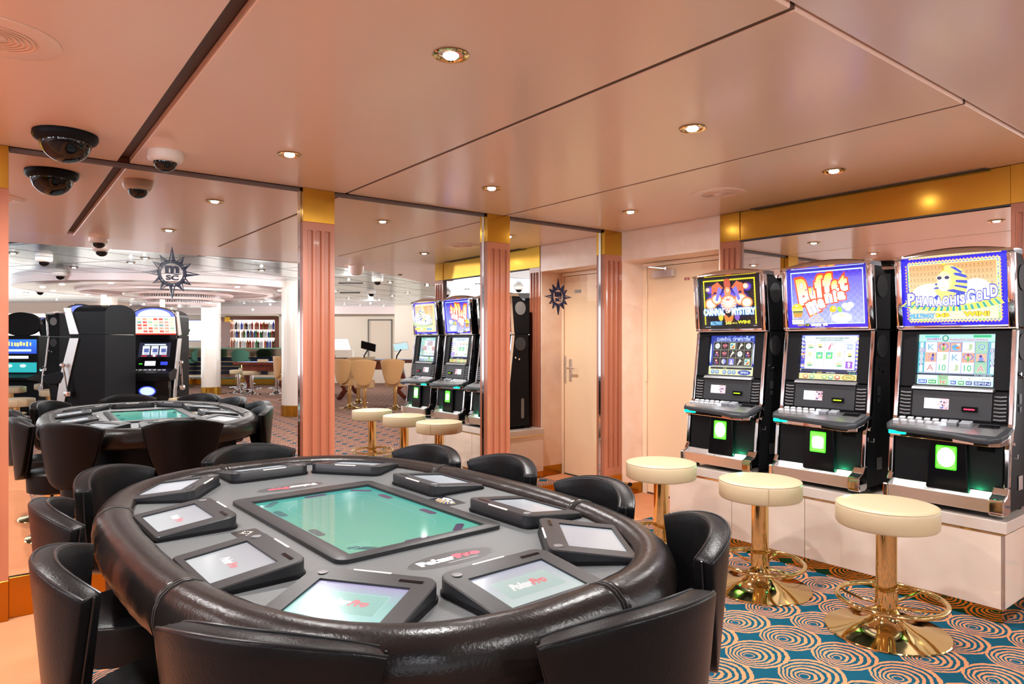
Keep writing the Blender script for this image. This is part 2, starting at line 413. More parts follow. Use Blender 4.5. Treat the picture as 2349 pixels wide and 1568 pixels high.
# right wall : faces -x ; local frame rotated -90deg
pilaster('pilaster','coral fluted pilaster between door and brass header, behind the leftmost slot machine',(4.390,(2.91+3.075)/2,0),-PI/2,.165)
pilaster('pilaster','coral fluted pilaster at the right edge behind the rightmost slot machine',(4.390,(1.246+1.06)/2,0),-PI/2,.186)
wr=st(obj('wall_right',bx(NB(),4.395,4.55,1.06,3.08,0,H+.08),M_coral))
obj('mirror',bx(NB(),4.372,4.394,1.248,2.908,.49,2.09),M_mirror,wr)
obj('brass_header',bx(NB(),4.350,4.394,1.248,2.908,2.092,H-.001,.001,1),M_brass,wr)
obj('header_lip',bx(NB(),4.346,4.36,1.248,2.908,2.084,2.0915),M_seam,wr)
# return wall behind the last pilaster and door recess
st(obj('wall_return',bx(NB(),4.395,8.5,1.06,1.16,0,H+.08),M_marble)).name='wall_front'
dr=st(obj('wall_recess',bx(NB(),4.66,4.75,2.95,4.3,0,H+.08),M_doorf)); dr.name='wall_door'
obj('soffit',bx(NB(),4.348,4.655,3.08,4.085,2.045,H-.001),M_marble,dr)
obj('reveal',bx(NB(),4.356,4.655,4.086,4.25,.10,2.045),M_marble,dr)
obj('reveal',bx(NB(),4.353,4.655,4.086,4.25,0,.099),M_brassd,dr)
obj('reveal',bx(NB(),4.352,4.655,3.0805,3.092,.10,2.045),M_marble,dr)
obj('reveal',bx(NB(),4.352,4.655,3.0805,3.094,0,.099),M_brassd,dr)
bk=NB(); tube(bk,[(4.375,4.075,.115),(4.375,4.02,.115)],.012,10); obj('door_stop',bk,M_brassp,dr,True)
bk=NB(); tube(bk,[(4.375,4.02,.115),(4.375,3.998,.115)],.017,12); obj('door_stop_buffer',bk,M_black,dr,True)
# door leaf (structure)
dx=4.632
dl=st(obj('door_1',bx(NB(),dx,dx+.02,3.125,4.035,.012,2.005,.002,1),M_door))
f=NB(); bx(f,dx-.012,dx+.025,4.038,4.084,0,2.043); bx(f,dx-.012,dx+.025,3.082,3.122,0,2.043); bx(f,dx-.012,dx+.025,3.122,4.038,2.009,2.043); obj('door_frame',f,M_doorf,dl)
f=NB(); bx(f,dx-.006,dx-.001,3.125,4.035,.003,.011); obj('threshold',f,M_seam,dl)
for z in (.25,1.05,1.80):
    f=NB(); tube(f,[(dx-.017,4.036,z-.05),(dx-.017,4.036,z+.05)],.008,8); obj('hinge',f,M_doorf,dl,True)
f=NB(); bx(f,dx-.05,dx-.001,3.72,3.95,1.905,1.965,.004); obj('door_closer',f,M_steel,dl)
f=NB(); tube(f,[(dx-.045,3.80,1.975),(dx-.10,3.93,1.995),(dx-.06,4.03,2.0)],.008,6); tube(f,[(dx-.04,3.80,1.965),(dx-.04,3.80,1.985)],.014,8); obj('closer_arm',f,M_steel,dl,True)
f=NB(); bx(f,dx-.006,dx-.0005,3.195,3.235,.95,1.17,.002); obj('handle_plate',f,M_steel,dl)
f=NB(); tube(f,[(dx-.006,3.215,1.08),(dx-.05,3.215,1.08),(dx-.055,3.225,1.08),(dx-.055,3.33,1.08)],.009,8); obj('door_handle',f,M_steel,dl,True)
f=NB(); bx(f,dx-.009,dx-.001,3.135,3.15,.93,1.2,.001); obj('lock_strip',f,M_steel,dl)
a=Art(); a.rect(0,0,.10,.035,'B8B2A6'); a.rect(.008,.008,.02,.027,'3A3A3A'); bars(a,.03,.02,.09,.028,'2B2B2B',9); bars(a,.03,.008,.08,.015,'2B2B2B',7)
MR=Matrix.Translation((dx-.002,3.37,1.83))@Matrix(((0,0,-1,0),(-1,0,0,0),(0,1,0,0),(0,0,0,1)))
a.build('door_plaque',M_print,dl,M=MR)
a=Art(); a.rect(0,0,.05,.022,'A01C1C'); bars(a,.006,.011,.044,.018,'F0D8D0',7); a.rect(.01,.004,.04,.007,'F0D8D0')
MR=Matrix.Translation((dx-.002,3.63,1.865))@Matrix(((0,0,-1,0),(-1,0,0,0),(0,1,0,0),(0,0,0,1)))
a.build('red_door_sign',M_print,dl,M=MR)

# ------------------------------------------------------------------ navy star emblems on the mirrors
def star_art():
    bm=NB(); tips=[(90,1.0),(58,.78),(32,.78),(0,1.0),(-32,.78),(-58,.78),(-90,1.0),(-122,.78),(-148,.78),(180,1.0),(148,.78),(122,.78)]
    Ro=.148; ri=.056; rb=.074
    n=len(tips)
    def pt(a,r): a=math.radians(a); return (r*math.cos(a),r*math.sin(a))
    T=.004
    # ring
    k=72
    O=[pt(360*i/k,rb) for i in range(k)]; I=[pt(360*i/k,ri) for i in range(k)]
    vs=[[bm.verts.new((p[0],z,p[1])) for p in L_] for z in (0,-T) for L_ in (O,I)]
    for i in range(k):
        j=(i+1)%k
        for q in ((vs[0],vs[1]),(vs[2],vs[3]),(vs[0],vs[2]),(vs[1],vs[3])):
            bm.faces.new([q[0][i],q[0][j],q[1][j],q[1][i]])
    for a,f in tips:
        hw=13 if f==1 else 14.5
        tip=pt(a,Ro*f); l=pt(a+hw,rb*.97); r=pt(a-hw,rb*.97); m=pt(a+.5,rb*.96)
        prism(bm,[tip,r,m],-T,0,'y')                                 # solid half
        # thin outer bar of the open half
        d=.22
        l2=(l[0]+(m[0]-l[0])*d*1.6,l[1]+(m[1]-l[1])*d*1.6); tm=(tip[0]*.93,tip[1]*.93)
        t2=(tip[0]+(m[0]-tip[0])*.22,tip[1]+(m[1]-tip[1])*.22)
        prism(bm,[tip,t2,l2,l],-T,0,'y')
    return bm
def letters(bm,s,x0,y0,x1,y1,T=.004,bold=.03):
    vs,fs=textgeo(s,bold)
    X0=min(v[0] for v in vs);X1=max(v[0] for v in vs);Y0=min(v[1] for v in vs);Y1=max(v[1] for v in vs)
    V=[]
    for z in (-T,0): V.append([bm.verts.new((x0+(v[0]-X0)/(X1-X0)*(x1-x0),z,y0+(v[1]-Y0)/(Y1-Y0)*(y1-y0))) for v in vs])
    for f in fs:
        bm.faces.new([V[0][i] for i in f])
    return bm
def star(label,x,z):
    t=thing('star_emblem',label,'emblem',(x,MY-.001,z),0,'navy compass star emblems')
    obj('star_ring',star_art(),M_star,t)
    bm=NB(); letters(bm,'m',-.034,.002,.036,.042,bold=.045)
    prism(bm,[(-.045,-.003),(-.03,.003),(-.01,.003),(.01,-.001),(.03,-.003),(.047,.001),(.046,-.003),(.03,-.008),(.01,-.006),(-.01,-.001),(-.03,-.001)],-.004,0,'y')
    letters(bm,'SC',-.031,-.038,.033,-.010,bold=.04)
    obj('emblem_letters',bm,M_star,t)
    for a in (30,90,150,-30,-90,-150):
        b2=NB(); ca=math.radians(a+8); 
        prism(b2,[(.065*math.cos(ca)+.003*math.cos(q*PI/4),.065*math.sin(ca)+.003*math.sin(q*PI/4)) for q in range(8)],-.0065,-.004,'y'); obj('stud',b2,M_chrome,t)
star('navy compass star emblem reading msc on the leftmost, widest mirror',.797,1.730)
star('navy compass star emblem reading msc on the mirror that shows the door',3.655,1.712)

# ------------------------------------------------------------------ ceiling fittings
def downlight(label,x,y,z=H,real=True,group='brass-ringed ceiling downlights',e=1.0):
    t=thing('downlight',label,'ceiling light',(x,y,z),0,group)
    b=NB(); lathe(b,[(.044,.0),(.058,-.001),(.060,-.004),(.056,-.007),(.046,-.006),(.042,-.001)],32,cap=False); obj('brass_ring',b,M_brassp,t,True)
    b=NB(); lathe(b,[(.043,-.0005),(.030,-.003),(.0,-.003)],24,cap=False); obj('reflector',b,M_chrome,t,True)
    b=NB(); lathe(b,[(.026,-.005),(.020,-.011),(.0,-.013)],20,cap=False); obj('bulb',b,M_lamp,t,True)
    if real:
        l=bpy.data.lights.new('lamp','SPOT'); l.energy=DOWN_W*e; l.color=(1,.98,.96); l.spot_size=math.radians(150); l.spot_blend=.8; l.shadow_soft_size=.03
        lo=bpy.data.objects.new('lamp',l); COL.objects.link(lo); lo.parent=t; lo.location=(0,0,-.03)
    return t
DL=[('downlight nearest the camera, top centre of the ceiling',1.203,1.893),('downlight near the left mirror wall, right of the white camera dome',1.199,3.405),
('downlight in the middle ceiling panel, nearer the camera',2.47,1.893),('downlight in the middle ceiling panel, nearest the coral pilaster',2.455,3.395),
('downlight above the slot machines beside the round speaker',3.711,1.887),('downlight above the door corner of the room',3.709,3.395)]
for l,x,y in DL: downlight('brass-ringed '+l,x,y)
for x_ in (-.055,-1.31,-2.57):  # downlights added beyond the frame to make up for lost ambient light
    for y_ in (1.893,3.405): downlight('added brass-ringed downlight continuing the grid left of the view',x_,y_)
def speaker(label,x,y):
    t=thing('ceiling_speaker',label,'speaker',(x,y,H),0,'round flush ceiling speakers')
    b=NB(); lathe(b,[(.172,-.0005),(.172,-.004),(.160,-.006),(.11,-.006),(.108,-.003),(0,-.003)],48,cap=False); obj('cover_plate',b,M_ceil,t,True)
    for r in (.10,.085,.07,.055,.04):
        b=NB(); tube(b,[(r*math.cos(i*PI/20),r*math.sin(i*PI/20),-.005) for i in range(40)],.0028,6,True); obj('grille_ring',b,M_ceil,t,True)
    b=NB(); lathe(b,[(.03,-.004),(.024,-.009),(0,-.010)],20,cap=False); obj('grille_hub',b,M_ceil,t,True)
speaker('round flush coral ceiling speaker above the middle slot machine',3.705,2.635)
speaker('round flush coral ceiling speaker cut by the left edge near the black dome',.012,2.645)
t=thing('dome_camera','large black dome camera on the ceiling at upper left','camera',(.27,3.69,H),0)
b=NB(); lathe(b,[(.09,-.0005),(.128,-.0005),(.13,-.02),(.122,-.034),(.106,-.044),(.098,-.044)],40,cap=False); obj('mount_ring',b,M_blackm,t,True)
b=NB(); lathe(b,[(.104*math.cos(a*PI/24),-.034-.098*math.sin(a*PI/24)) for a in range(0,13)],40,cap=False); obj('smoked_dome',b,M_smoke,t,True)
def whitecam(label,x,y,z,s=1,grp='small white dome cameras',fl=M_white):
    t=thing('dome_camera',label,'camera',(x,y,z),0,grp)
    b=NB(); lathe(b,[(.0,-.0005),(.082*s,-.0005),(.083*s,-.034*s),(.075*s,-.047*s),(.060*s,-.055*s),(.054*s,-.055*s)],32,cap=False); obj('mount_ring',b,fl,t,True)
    b=NB(); lathe(b,[(.054*s*math.cos(a*PI/20),(-.054-.048*math.sin(a*PI/20))*s) for a in range(0,11)],28,cap=False); obj('smoked_dome',b,M_smoke,t,True)
    return t
whitecam('small white dome camera hanging left of the brass-ringed light',.69,3.735,H)
whitecam('small white dome camera on the pale band, seen in the left mirror',.79,.98,H+.01)

# ------------------------------------------------------------------ slot machine plinth
PT=.49
t=thing('plinth','long polished pinkish plinth carrying the three slot machines','plinth',(0,0,0))
Y0,Y1=1.127,3.133; X0=3.83
for k,(a,c) in enumerate([(1.137,2.122),(2.126,2.623),(2.627,Y1)]):
    obj('front_panel',bx(NB(),X0,X0+.02,a,c,.068,.422,.0012,1),M_plinth,t)
obj('end_panel',bx(NB(),X0+.022,4.342,Y0,Y0+.02,.068,.422),M_plinth,t)
obj('end_panel',bx(NB(),X0+.022,4.34,Y1-.02,Y1,.068,.422),M_plinth,t)
obj('corner_trim',bx(NB(),X0,X0+.02,Y0,Y0+.0085,.068,.422),M_steel,t)
obj('brass_kick',bx(NB(),X0+.006,4.341,Y0+.008,Y1-.008,0,.067),mat('mirror_brass_kick','B88A45',.04,1),t)
obj('brass_strip',bx(NB(),X0-.003,4.341,Y0-.003,Y1-.004,.423,.431),M_brassp,t)
obj('core',bx(NB(),X0+.022,4.34,Y0+.022,Y1-.022,.068,.422),M_seam,t)
obj('top_slab',bx(NB(),X0-.004,4.343,Y0-.012,Y1+.008,.432,PT-.001,.002,1),M_top,t)

# ------------------------------------------------------------------ slot machines
def glyph(a,kind,cx,cy,r):
    if kind in 'KJQA' or kind=='10':
        c={'K':'7FB6D8','J':'B9CFA8','Q':'4F9AC0','A':'C88E90','10':'3DBE83'}[kind]
        a.text(kind,cx-r*.62,cy-r*.62,cx+r*.62,cy+r*.62,c,'FFFFFF',.03)
    elif kind=='o':
        a.ell(cx,cy,r*.85,r*.85,'CFE7DF'); a.ell(cx,cy,r*.62,r*.62,'F4FBF4'); a.line([(cx-r*.4,cy+.1*r),(cx+r*.4,cy+.1*r)],r*.14,'4A6B5A'); a.line([(cx-r*.3,cy-.25*r),(cx+r*.3,cy-.25*r)],r*.1,'4A6B5A'); a.ell(cx-r*.2,cy+r*.55,r*.2,r*.1,'D8283A')
    elif kind=='f':
        for dx_ in (-.45,0,.45): a.ell(cx+dx_*r,cy+(.1 if dx_ else .3)*r,r*.22,r*.42,'E27A86',14,rot=-dx_)
        a.ell(cx,cy-.5*r,r*.4,r*.14,'B03A50'); a.ell(cx,cy+.3*r,r*.1,r*.3,'7A1C34')
    elif kind=='h':
        a.line([(cx-.45*r,cy-.8*r),(cx,cy)],r*.34,'E6E2C8'); a.ell(cx+.1*r,cy+.1*r,r*.3,r*.3,'F2EED8')
        for q in (-.1,.35,.8,1.3): a.line([(cx+.1*r,cy+.1*r),(cx+.1*r+.7*r*math.cos(q+.3),cy+.1*r+.7*r*math.sin(q+.3))],r*.15,'F2EED8')
    elif kind=='c':
        a.rect(cx-r*.9,cy-r*.9,cx+r*.9,cy+r*.9,'BFE0C8'); a.ell(cx-.2*r,cy+.2*r,r*.5,r*.4,'4FA0B8'); a.ell(cx+.3*r,cy-.1*r,r*.4,r*.55,'E8A050'); a.ell(cx,cy-.5*r,r*.5,r*.2,'C04030'); a.line([(cx-.7*r,cy-.7*r),(cx+.6*r,cy+.7*r)],r*.12,'FFFFFF')
    elif kind=='b':
        a.ell(cx,cy+.3*r,r*.42,r*.38,'C8405A'); a.ell(cx,cy+.25*r,r*.25,r*.2,'F4D8C8'); a.ell(cx-.3*r,cy-.4*r,r*.35,r*.28,'5A5AB0'); a.ell(cx+.35*r,cy-.45*r,r*.32,r*.25,'D05070')
    elif kind=='m':
        a.ell(cx,cy,r*.9,r*.9,'4048A8'); a.ell(cx-.1*r,cy,r*.6,r*.7,'E8DCC0'); a.ell(cx+.25*r,cy+.1*r,r*.45,r*.55,'8FA0E0')
    elif kind=='w':
        a.rect(cx-r*.9,cy-r*.9,cx+r*.9,cy+r*.9,'8080D8'); a.ell(cx,cy-.8*r,r*.6,r*.6,'D8D8F8',20,0,PI); a.ell(cx,cy+.1*r,r*.3,r*.4,'E8D0D8')
    elif kind=='s':
        a.ell(cx,cy,r*.85,r*.6,'CFE0C0'); a.ell(cx,cy+.1*r,r*.6,r*.35,'F2D8B0'); a.ell(cx+.2*r,cy-.3*r,r*.7,r*.22,'6FC0A0')
    elif kind=='p':
        a.ell(cx,cy,r*.8,r*.75,'E6EFD6'); a.ell(cx,cy+.45*r,r*.55,r*.22,'D8DC90'); a.line([(cx-.4*r,cy-.1*r),(cx+.4*r,cy-.1*r)],r*.1,'9AA0C8')
    elif kind=='e':
        a.ell(cx,cy,r*.7,r*.7,'F0EAD8'); a.ell(cx,cy+.25*r,r*.5,r*.4,'F4E08A'); a.ell(cx+.1*r,cy-.15*r,r*.45,r*.16,'3A5A70')
    elif kind=='g':
        a.rect(cx-r*.85,cy-r*.85,cx+r*.85,cy+r*.85,'55D58A'); a.ell(cx,cy,r*.5,r*.6,'BFF0C8'); a.ell(cx,cy-.3*r,r*.35,r*.2,'F0E0A0'); a.ell(cx-.1*r,cy+.4*r,r*.3,r*.25,'6AA8E0')
    elif kind=='k':
        a.poly([(cx-.5*r,cy-.7*r),(cx-.1*r,cy-.85*r),(cx+.4*r,cy+.3*r),(cx+.05*r,cy+.45*r)],'E0708A'); a.line([(cx+.2*r,cy+.4*r),(cx+.4*r,cy+.8*r),(cx+.7*r,cy+.6*r),(cx+.8*r,cy+.2*r)],r*.1,'C03A60')
    elif kind=='v':
        a.line([(cx-.2*r,cy+.6*r),(cx-.7*r,cy),(cx+.1*r,cy-.7*r),(cx+.7*r,cy-.3*r)],r*.06,'D8D8D0')
    elif kind=='x':
        a.rect(cx-r*.85,cy-r*.85,cx+r*.85,cy+r*.85,'9048D0'); 
        for q in range(8): a.poly([(cx,cy),(cx+r*.85*math.cos(q*PI/4),cy+r*.85*math.sin(q*PI/4)),(cx+r*.85*math.cos(q*PI/4+.25),cy+r*.85*math.sin(q*PI/4+.25))],'C890F0')
        a.ell(cx,cy+.3*r,r*.35,r*.3,'FFFFFF'); a.ell(cx,cy-.3*r,r*.25,r*.35,'F4E8F4')
    elif kind=='y':
        a.rect(cx-r*.9,cy-r*.9,cx+r*.9,cy+r*.9,'D9E2F2'); a.text('Buffet',cx-.7*r,cy+.1*r,cx+.7*r,cy+.6*r,'8FA8D8'); a.text('Mania',cx-.7*r,cy-.7*r,cx+.6*r,cy-.15*r,'8FA8D8')
    elif kind=='i':      # winged scarab square
        a.rect(cx-r,cy-r*.92,cx+r,cy+r*.92,'D85040'); a.rect(cx-r*.92,cy-r*.84,cx+r*.92,cy+r*.84,'F0B090'); a.ell(cx,cy+.1*r,r*.85,r*.7,'8088D0'); a.ell(cx,cy+.1*r,r*.62,r*.5,'F0B8A0'); a.ell(cx,cy-.3*r,r*.2,r*.5,'5FC060'); a.ell(cx,cy+.45*r,r*.2,r*.2,'B02838')
    elif kind=='a':
        a.rect(cx-r,cy-r*.92,cx+r,cy+r*.92,'4048B0'); a.rect(cx-r*.9,cy-r*.82,cx+r*.9,cy+r*.82,'F0B090'); a.ell(cx-.1*r,cy,r*.6,r*.5,'5AA8D8'); a.ell(cx+.3*r,cy-.2*r,r*.3,r*.3,'F08050'); a.ell(cx,cy-.5*r,r*.7,r*.2,'70B8E0'); a.ell(cx+.4*r,cy+.5*r,r*.25,r*.25,'FFFFFF')
    elif kind=='d':
        a.rect(cx-r,cy-r*.92,cx+r,cy+r*.92,'B07050'); a.rect(cx-r*.93,cy-r*.85,cx+r*.93,cy+r*.85,'F4B090'); a.rect(cx,cy-.7*r,cx+.6*r,cy,'6878D0'); a.ell(cx+.4*r,cy+.4*r,r*.22,r*.35,'3040A0'); a.line([(cx-.35*r,cy-.7*r),(cx-.35*r,cy+.8*r)],r*.08,'8078C0')
    elif kind=='n':
        a.rect(cx-r,cy-r*.92,cx+r,cy+r*.92,'70B8D0'); a.rect(cx-r*.88,cy-r*.8,cx+r*.88,cy+r*.8,'F4B8A0'); a.ell(cx,cy-.3*r,r*.4,r*.5,'8890E0'); a.ell(cx-.1*r,cy+.3*r,r*.25,r*.25,'2A3A90'); a.ell(cx,cy-.7*r,r*.7,r*.12,'208060')
def screen_art(kind):
    """0.365 x 0.275 lit game screen"""
    a=Art(); W,Hh=.365,.275
    if kind=='carnival':
        a.rect(0,0,W,Hh,'2A3CA0'); 
        for i in range(46): a.ell(random.uniform(0,W),random.choice([random.uniform(.24,Hh-.004),random.uniform(.24,Hh),random.uniform(0,Hh)]),.008,.006,random.choice(['5A70D0','7FA0F0','2030A0','A8C8F8']),10)
        a.rect(0,0,W,.062,'E4E8B4')
        a.text('CARNIVAL OF MYSTERY',.05,.237,.32,.262,'CFE0FF','2A3CA0',.04)
        a.rect(.028,.066,.337,.232,'C8C890')
        G=[['o','f','c','h','o'],['b','f','h','o','b'],['b','m','w','h','c']]
        gw=.308/5; gh=.164/3
        for r in range(3):
            for c in range(5):
                x=.0285+c*gw; y=.067+(2-r)*gh
                a.rect(x+.001,y+.001,x+gw-.001,y+gh-.001,'0C1024'); glyph(a,G[r][c],x+gw/2,y+gh/2,.0235)
        for x in (.003,.343): a.text('MYSTERY',x+.001,.145,x+.10,.160,'E0F0FF','101A60',.03,rot=PI/2) if False else a.ell(x+.009,.15,.007,.07,'DDE8FF')
        a.rect(.02,.042,.345,.056,'1A2440'); a.rect(.04,.044,.10,.053,'05080F'); a.text('0.01',.125,.044,.15,.053,'D8D860'); a.rect(.17,.044,.33,.053,'05080F')
        for x in (.03,.065,.125,.165,.20): a.ell(x+.01,.022,.016,.014,'3A5AA8'); a.ell(x+.01,.023,.012,.010,'A8C4F0')
        a.ell(.29,.022,.05,.017,'2A4AA8'); a.text('SPIN',.262,.014,.318,.030,'E8F0FF')
    elif kind=='buffet':
        a.rect(0,0,W,Hh,'4A40C8','9098F0')
        for y in range(9):
            for x,cc in ((.012,1),(W-.012,1)):
                a.ell(x,.06+y*.024,.014,.008,random.choice(['F0E0A0','4A40C8','E0D8F8']),12); a.ell(x+.004,.065+y*.024,.006,.006,random.choice(['D03A50','60A0D0','E8C060','3A50B0']),10)
        a.rect(.02,.235,W-.02,Hh-.004,'E4ECF8'); bars(a,.09,.252,.30,.262,'8AA8A0',26); bars(a,.12,.240,.26,.249,'8AA8A0',18)
        a.rect(.028,.066,.337,.234,'F4F6FC')
        G=[['s','e','k','v','y'],['p','g','g','p','e'],['s','v','v','s','x']]
        gw=.308/5; gh=.166/3
        for r in range(3):
            for c in range(5):
                x=.0285+c*gw; y=.067+(2-r)*gh
                glyph(a,G[r][c],x+gw/2,y+gh/2,.024)
                if r==0 and c: a.line([(x,.066),(x,.234)],.0012,'7078A8')
        a.rect(.01,.052,.36,.064,'1E2A40'); a.rect(0,0,W,.038,'F0E0A0')
        a.rect(.01,.039,.35,.051,'101828'); a.text('0.01',.115,.040,.145,.050,'E8D860'); bars(a,.17,.041,.23,.049,'D0E0D0',6); a.text('6',.09,.041,.10,.049,'40E0A0'); a.text('0.10',.31,.041,.345,.049,'40E0A0'); bars(a,.30,.054,.352,.061,'E8F0F8',8)
        for x,c in ((.03,'C87840'),(.07,'5FB890'),(.15,'88C060'),(.19,'60B8A0'),(.23,'C04048')): a.ell(x+.012,.018,.017,.013,c); a.ell(x+.012,.020,.012,.008,'E8E8C0')
        a.ell(.31,.018,.04,.018,'B89838'); a.ell(.31,.018,.033,.013,'E0D080'); a.text('SPIN',.295,.013,.325,.024,'2A8A50')
    else:
        a.rect(0,0,W,Hh,'BFEFF0'); a.rect(0,.235,W,Hh,'B8E8E0'); a.rect(.03,.258,.10,.270,'60D0C8'); a.rect(.26,.258,.34,.271,'38C080'); a.ell(.13,.254,.016,.017,'3A9090'); a.ell(.13,.254,.010,.012,'BFE8D0')
        bars(a,.04,.244,.11,.256,'C060C0',9); a.text("PHARAOH'S GOLD BONUS!",.15,.241,.325,.252,'D02890','F0E0F8',.02)
        for x in (.0,.333):
            a.rect(x,.066,x+.032,.236,'5AB8C8'); a.rect(x+.008,.07,x+.024,.232,'D8F4F4')
            a.text('81',x+.004,.18,x+.030,.20,'FFFFFF','20409A',.08)
            for i,ch in enumerate('WAYS'): a.text(ch,x+.009,.160-i*.019,x+.024,.174-i*.019,'FFFFFF','20409A',.08)
        a.rect(.033,.066,.332,.236,'6A70C8')
        G=[['K','i','a','J','Q'],['d','J','K','i','n'],['A','10','J','10','A']]
        gw=.296/5; gh=.166/3
        for r in range(3):
            for c in range(5):
                x=.0345+c*gw; y=.068+(2-r)*gh
                a.rect(x+.001,y,x+gw-.0015,y+gh,'9FCFB0' if c==4 else 'F6FBFF'); glyph(a,G[r][c],x+gw/2,y+gh/2,.027)
        a.rect(0,.054,W,.064,'24304C'); a.text('PLAY : GAME OVER',.275,.056,.352,.062,'D8E8F0')
        a.rect(.006,.036,.10,.052,'F4F8F0'); a.rect(.155,.034,.357,.052,'F4F8F0'); a.text('10',.175,.037,.183,.044,'303848'); a.text('1',.215,.037,.218,.044,'303848'); a.text('10',.25,.037,.258,.044,'303848'); a.text('$19.70',.31,.036,.345,.044,'303848')
        a.rect(.105,.0,.155,.054,'9FCFA0'); a.text('ONE CREDIT',.108,.045,.152,.051,'30483A'); a.text('EQUALS',.113,.036,.147,.042,'30483A'); a.text('1¢',.118,.008,.142,.029,'E02828','FFFFFF',.03)
        for x0,x1,c,s in ((.008,.055,'3A70C8','COLLECT'),(.058,.10,'28B058','HELP'),(.165,.195,'3A70C8','BET'),(.2,.232,'28B058','PLAY'),(.236,.268,'2A50A0','MAX'),(.272,.352,'1E4A9C','SPIN')):
            a.rr(x0,.006,x1,.030,.004,'E8F4F0'); a.rr(x0+.002,.008,x1-.002,.028,.003,c)
            if s in ('MAX','SPIN'): a.text({'MAX':'MAX BET'}.get(s,s),x0+.006,.012,x1-.006,.024,'F0F8FF')
            else: bars(a,x0+.006,.012,x1-.006,.024,'F0F8FF',5)
    return a
GW,GH=.488,.362
def glass_art(kind):
    a=Art()
    W,Hh=GW,GH
    if kind=='pharaoh':
        a.rect(0,0,W,Hh,'1010D0')
        a.rect(.028,.022,W-.028,Hh-.022,'F0E0A0')
        n=26
        for i in range(n):
            x=.03+(W-.06)*(i+.5)/n
            for y,s in ((.022,-1),(Hh-.022,1)): a.poly([(x-.0085,y),(x+.0085,y),(x,y+s*.009)],'E8B070')
            a.rect(x-.006,.0255,x+.004,.030,random.choice(['3060D0','30B040','2858C0'])); a.rect(x-.006,Hh-.030,x+.004,Hh-.0255,random.choice(['3060D0','30B040','2858C0']))
        for i in range(18):
            y=.03+(Hh-.06)*(i+.5)/18
            for x,s in ((.028,-1),(W-.028,1)): a.poly([(x,y-.0085),(x,y+.0085),(x+s*.009,y)],'E8B070')
            a.rect(.0325,y-.006,.037,y+.005,random.choice(['3060D0','30B040','60B8E0'])); a.rect(W-.037,y-.006,W-.0325,y+.005,random.choice(['3060D0','30B040','60B8E0']))
        a.rect(.042,.036,W-.042,Hh-.036,'F8E8C0','C8965A')
        for r in range(6):
            for c in range(22):
                x=.053+c*.0179; y=.15+r*.031
                a.line([(x-.005,y-.007),(x,y+.002),(x+.005,y-.006)],.0013,'8A5A2A'); a.ell(x,y+.007,.0022,.0022,'4A2A14',8)
        a.ell(.15,.17,.09,.055,'FFF6E4'); a.ell(.36,.18,.07,.06,'FFF6E4'); a.ell(.25,.15,.14,.07,'FFFFFF')
        # generic striped headdress and mask
        a.poly([(.215,.305),(.235,.318),(.262,.312),(.300,.290),(.320,.255),(.325,.215),(.318,.170),(.295,.13),(.20,.13),(.185,.16),(.172,.185),(.182,.23),(.195,.27)],'F4D878')
        for pts in ([(.245,.308),(.27,.305),(.305,.275),(.295,.27),(.262,.295)],[(.262,.275),(.268,.262),(.322,.243),(.321,.258),(.290,.272)],[(.272,.237),(.272,.225),(.325,.215),(.324,.232)],[(.262,.205),(.272,.212),(.324,.200),(.322,.188)],[(.222,.185),(.26,.19),(.316,.172),(.308,.158)],[(.172,.215),(.178,.225),(.19,.225),(.19,.215)],[(.166,.195),(.172,.203),(.195,.205),(.195,.195)],[(.165,.15),(.185,.165),(.20,.14),(.19,.125)]):
            a.poly(pts,'2A48C0')
        a.ell(.218,.232,.034,.052,'F8E4A8',28); a.ell(.214,.215,.026,.034,'FFF8DC',24)
        a.line([(.180,.258),(.255,.262)],.004,'F8F0C0')
        for x in (.196,.232): a.ell(x,.252,.0155,.0125,'F4ECC0'); a.ell(x,.252,.0115,.009,'1C2C5C')
        a.line([(.203,.20),(.224,.20)],.0025,'C8A060'); a.line([(.214,.322),(.206,.312),(.218,.300),(.21,.288)],.006,'D89028'); a.ell(.219,.322,.009,.006,'E8C030')
        # wings
        for i in range(33):
            tt=-1+2*i/32; x=.243+tt*.205; y=.088+.032*tt*tt+.0; 
            a.poly([(x,y+.02),(x+.010,y+.02+.001),(x+.004+tt*.03+.004,y-.012),(x+tt*.03-.006,y-.012)],'2FA08A' if i%2 else 'F0E048')
        a.line([(.243+q/10*.215,.103+.036*(q/10)**2) for q in range(-10,11)],.005,'F0E048')
        def arc(s,x0,sizes,y0,lift):
            x=x0
            for ch,(wd,ht) in zip(s,sizes):
                t_=((x+wd/2)-.20)/.18
                if ch!=' ': a.text(ch,x,y0+lift(t_),x+wd*.86,y0+lift(t_)+ht,'FFFFFF','1C3CC0',.07,bold=.045,top='FFF0B8')
                x+=wd
            return x
        lf=lambda t_: .014*t_*t_ if t_<0 else .020*t_*t_
        arc("PHARAOH'S",.038,[(.042,.066),(.033,.05),(.033,.05),(.031,.05),(.033,.05),(.035,.05),(.032,.05),(.012,.05),(.029,.05)],.103,lf)
        arc('GOLD',.322,[(.042,.066),(.033,.052),(.029,.052),(.036,.062)],.103,lf)
        a.text('MULTIWAY',.052,.040,.170,.066,'60B8F0','103C90',.05,bold=.04)
        a.text('243',.176,.046,.238,.066,'F4F020','8A3A10',.05,bold=.04); a.text('WAYS TO',.246,.046,.298,.058,'FFFFFF','3A3A3A',.05); a.text('WIN!',.306,.047,.420,.071,'F8F030','8A3A10',.05,bold=.04)
        a.rect(.20,.009,.27,.0115,'A0A8F0')
    elif kind=='buffet':
        a.rect(0,0,W,Hh,'3210C8','1418A8'); a.rect(.02,.018,W-.02,Hh-.018,'BFD8FF'); a.rect(.026,.024,W-.026,Hh-.026,'B0B8FF','3820C0')
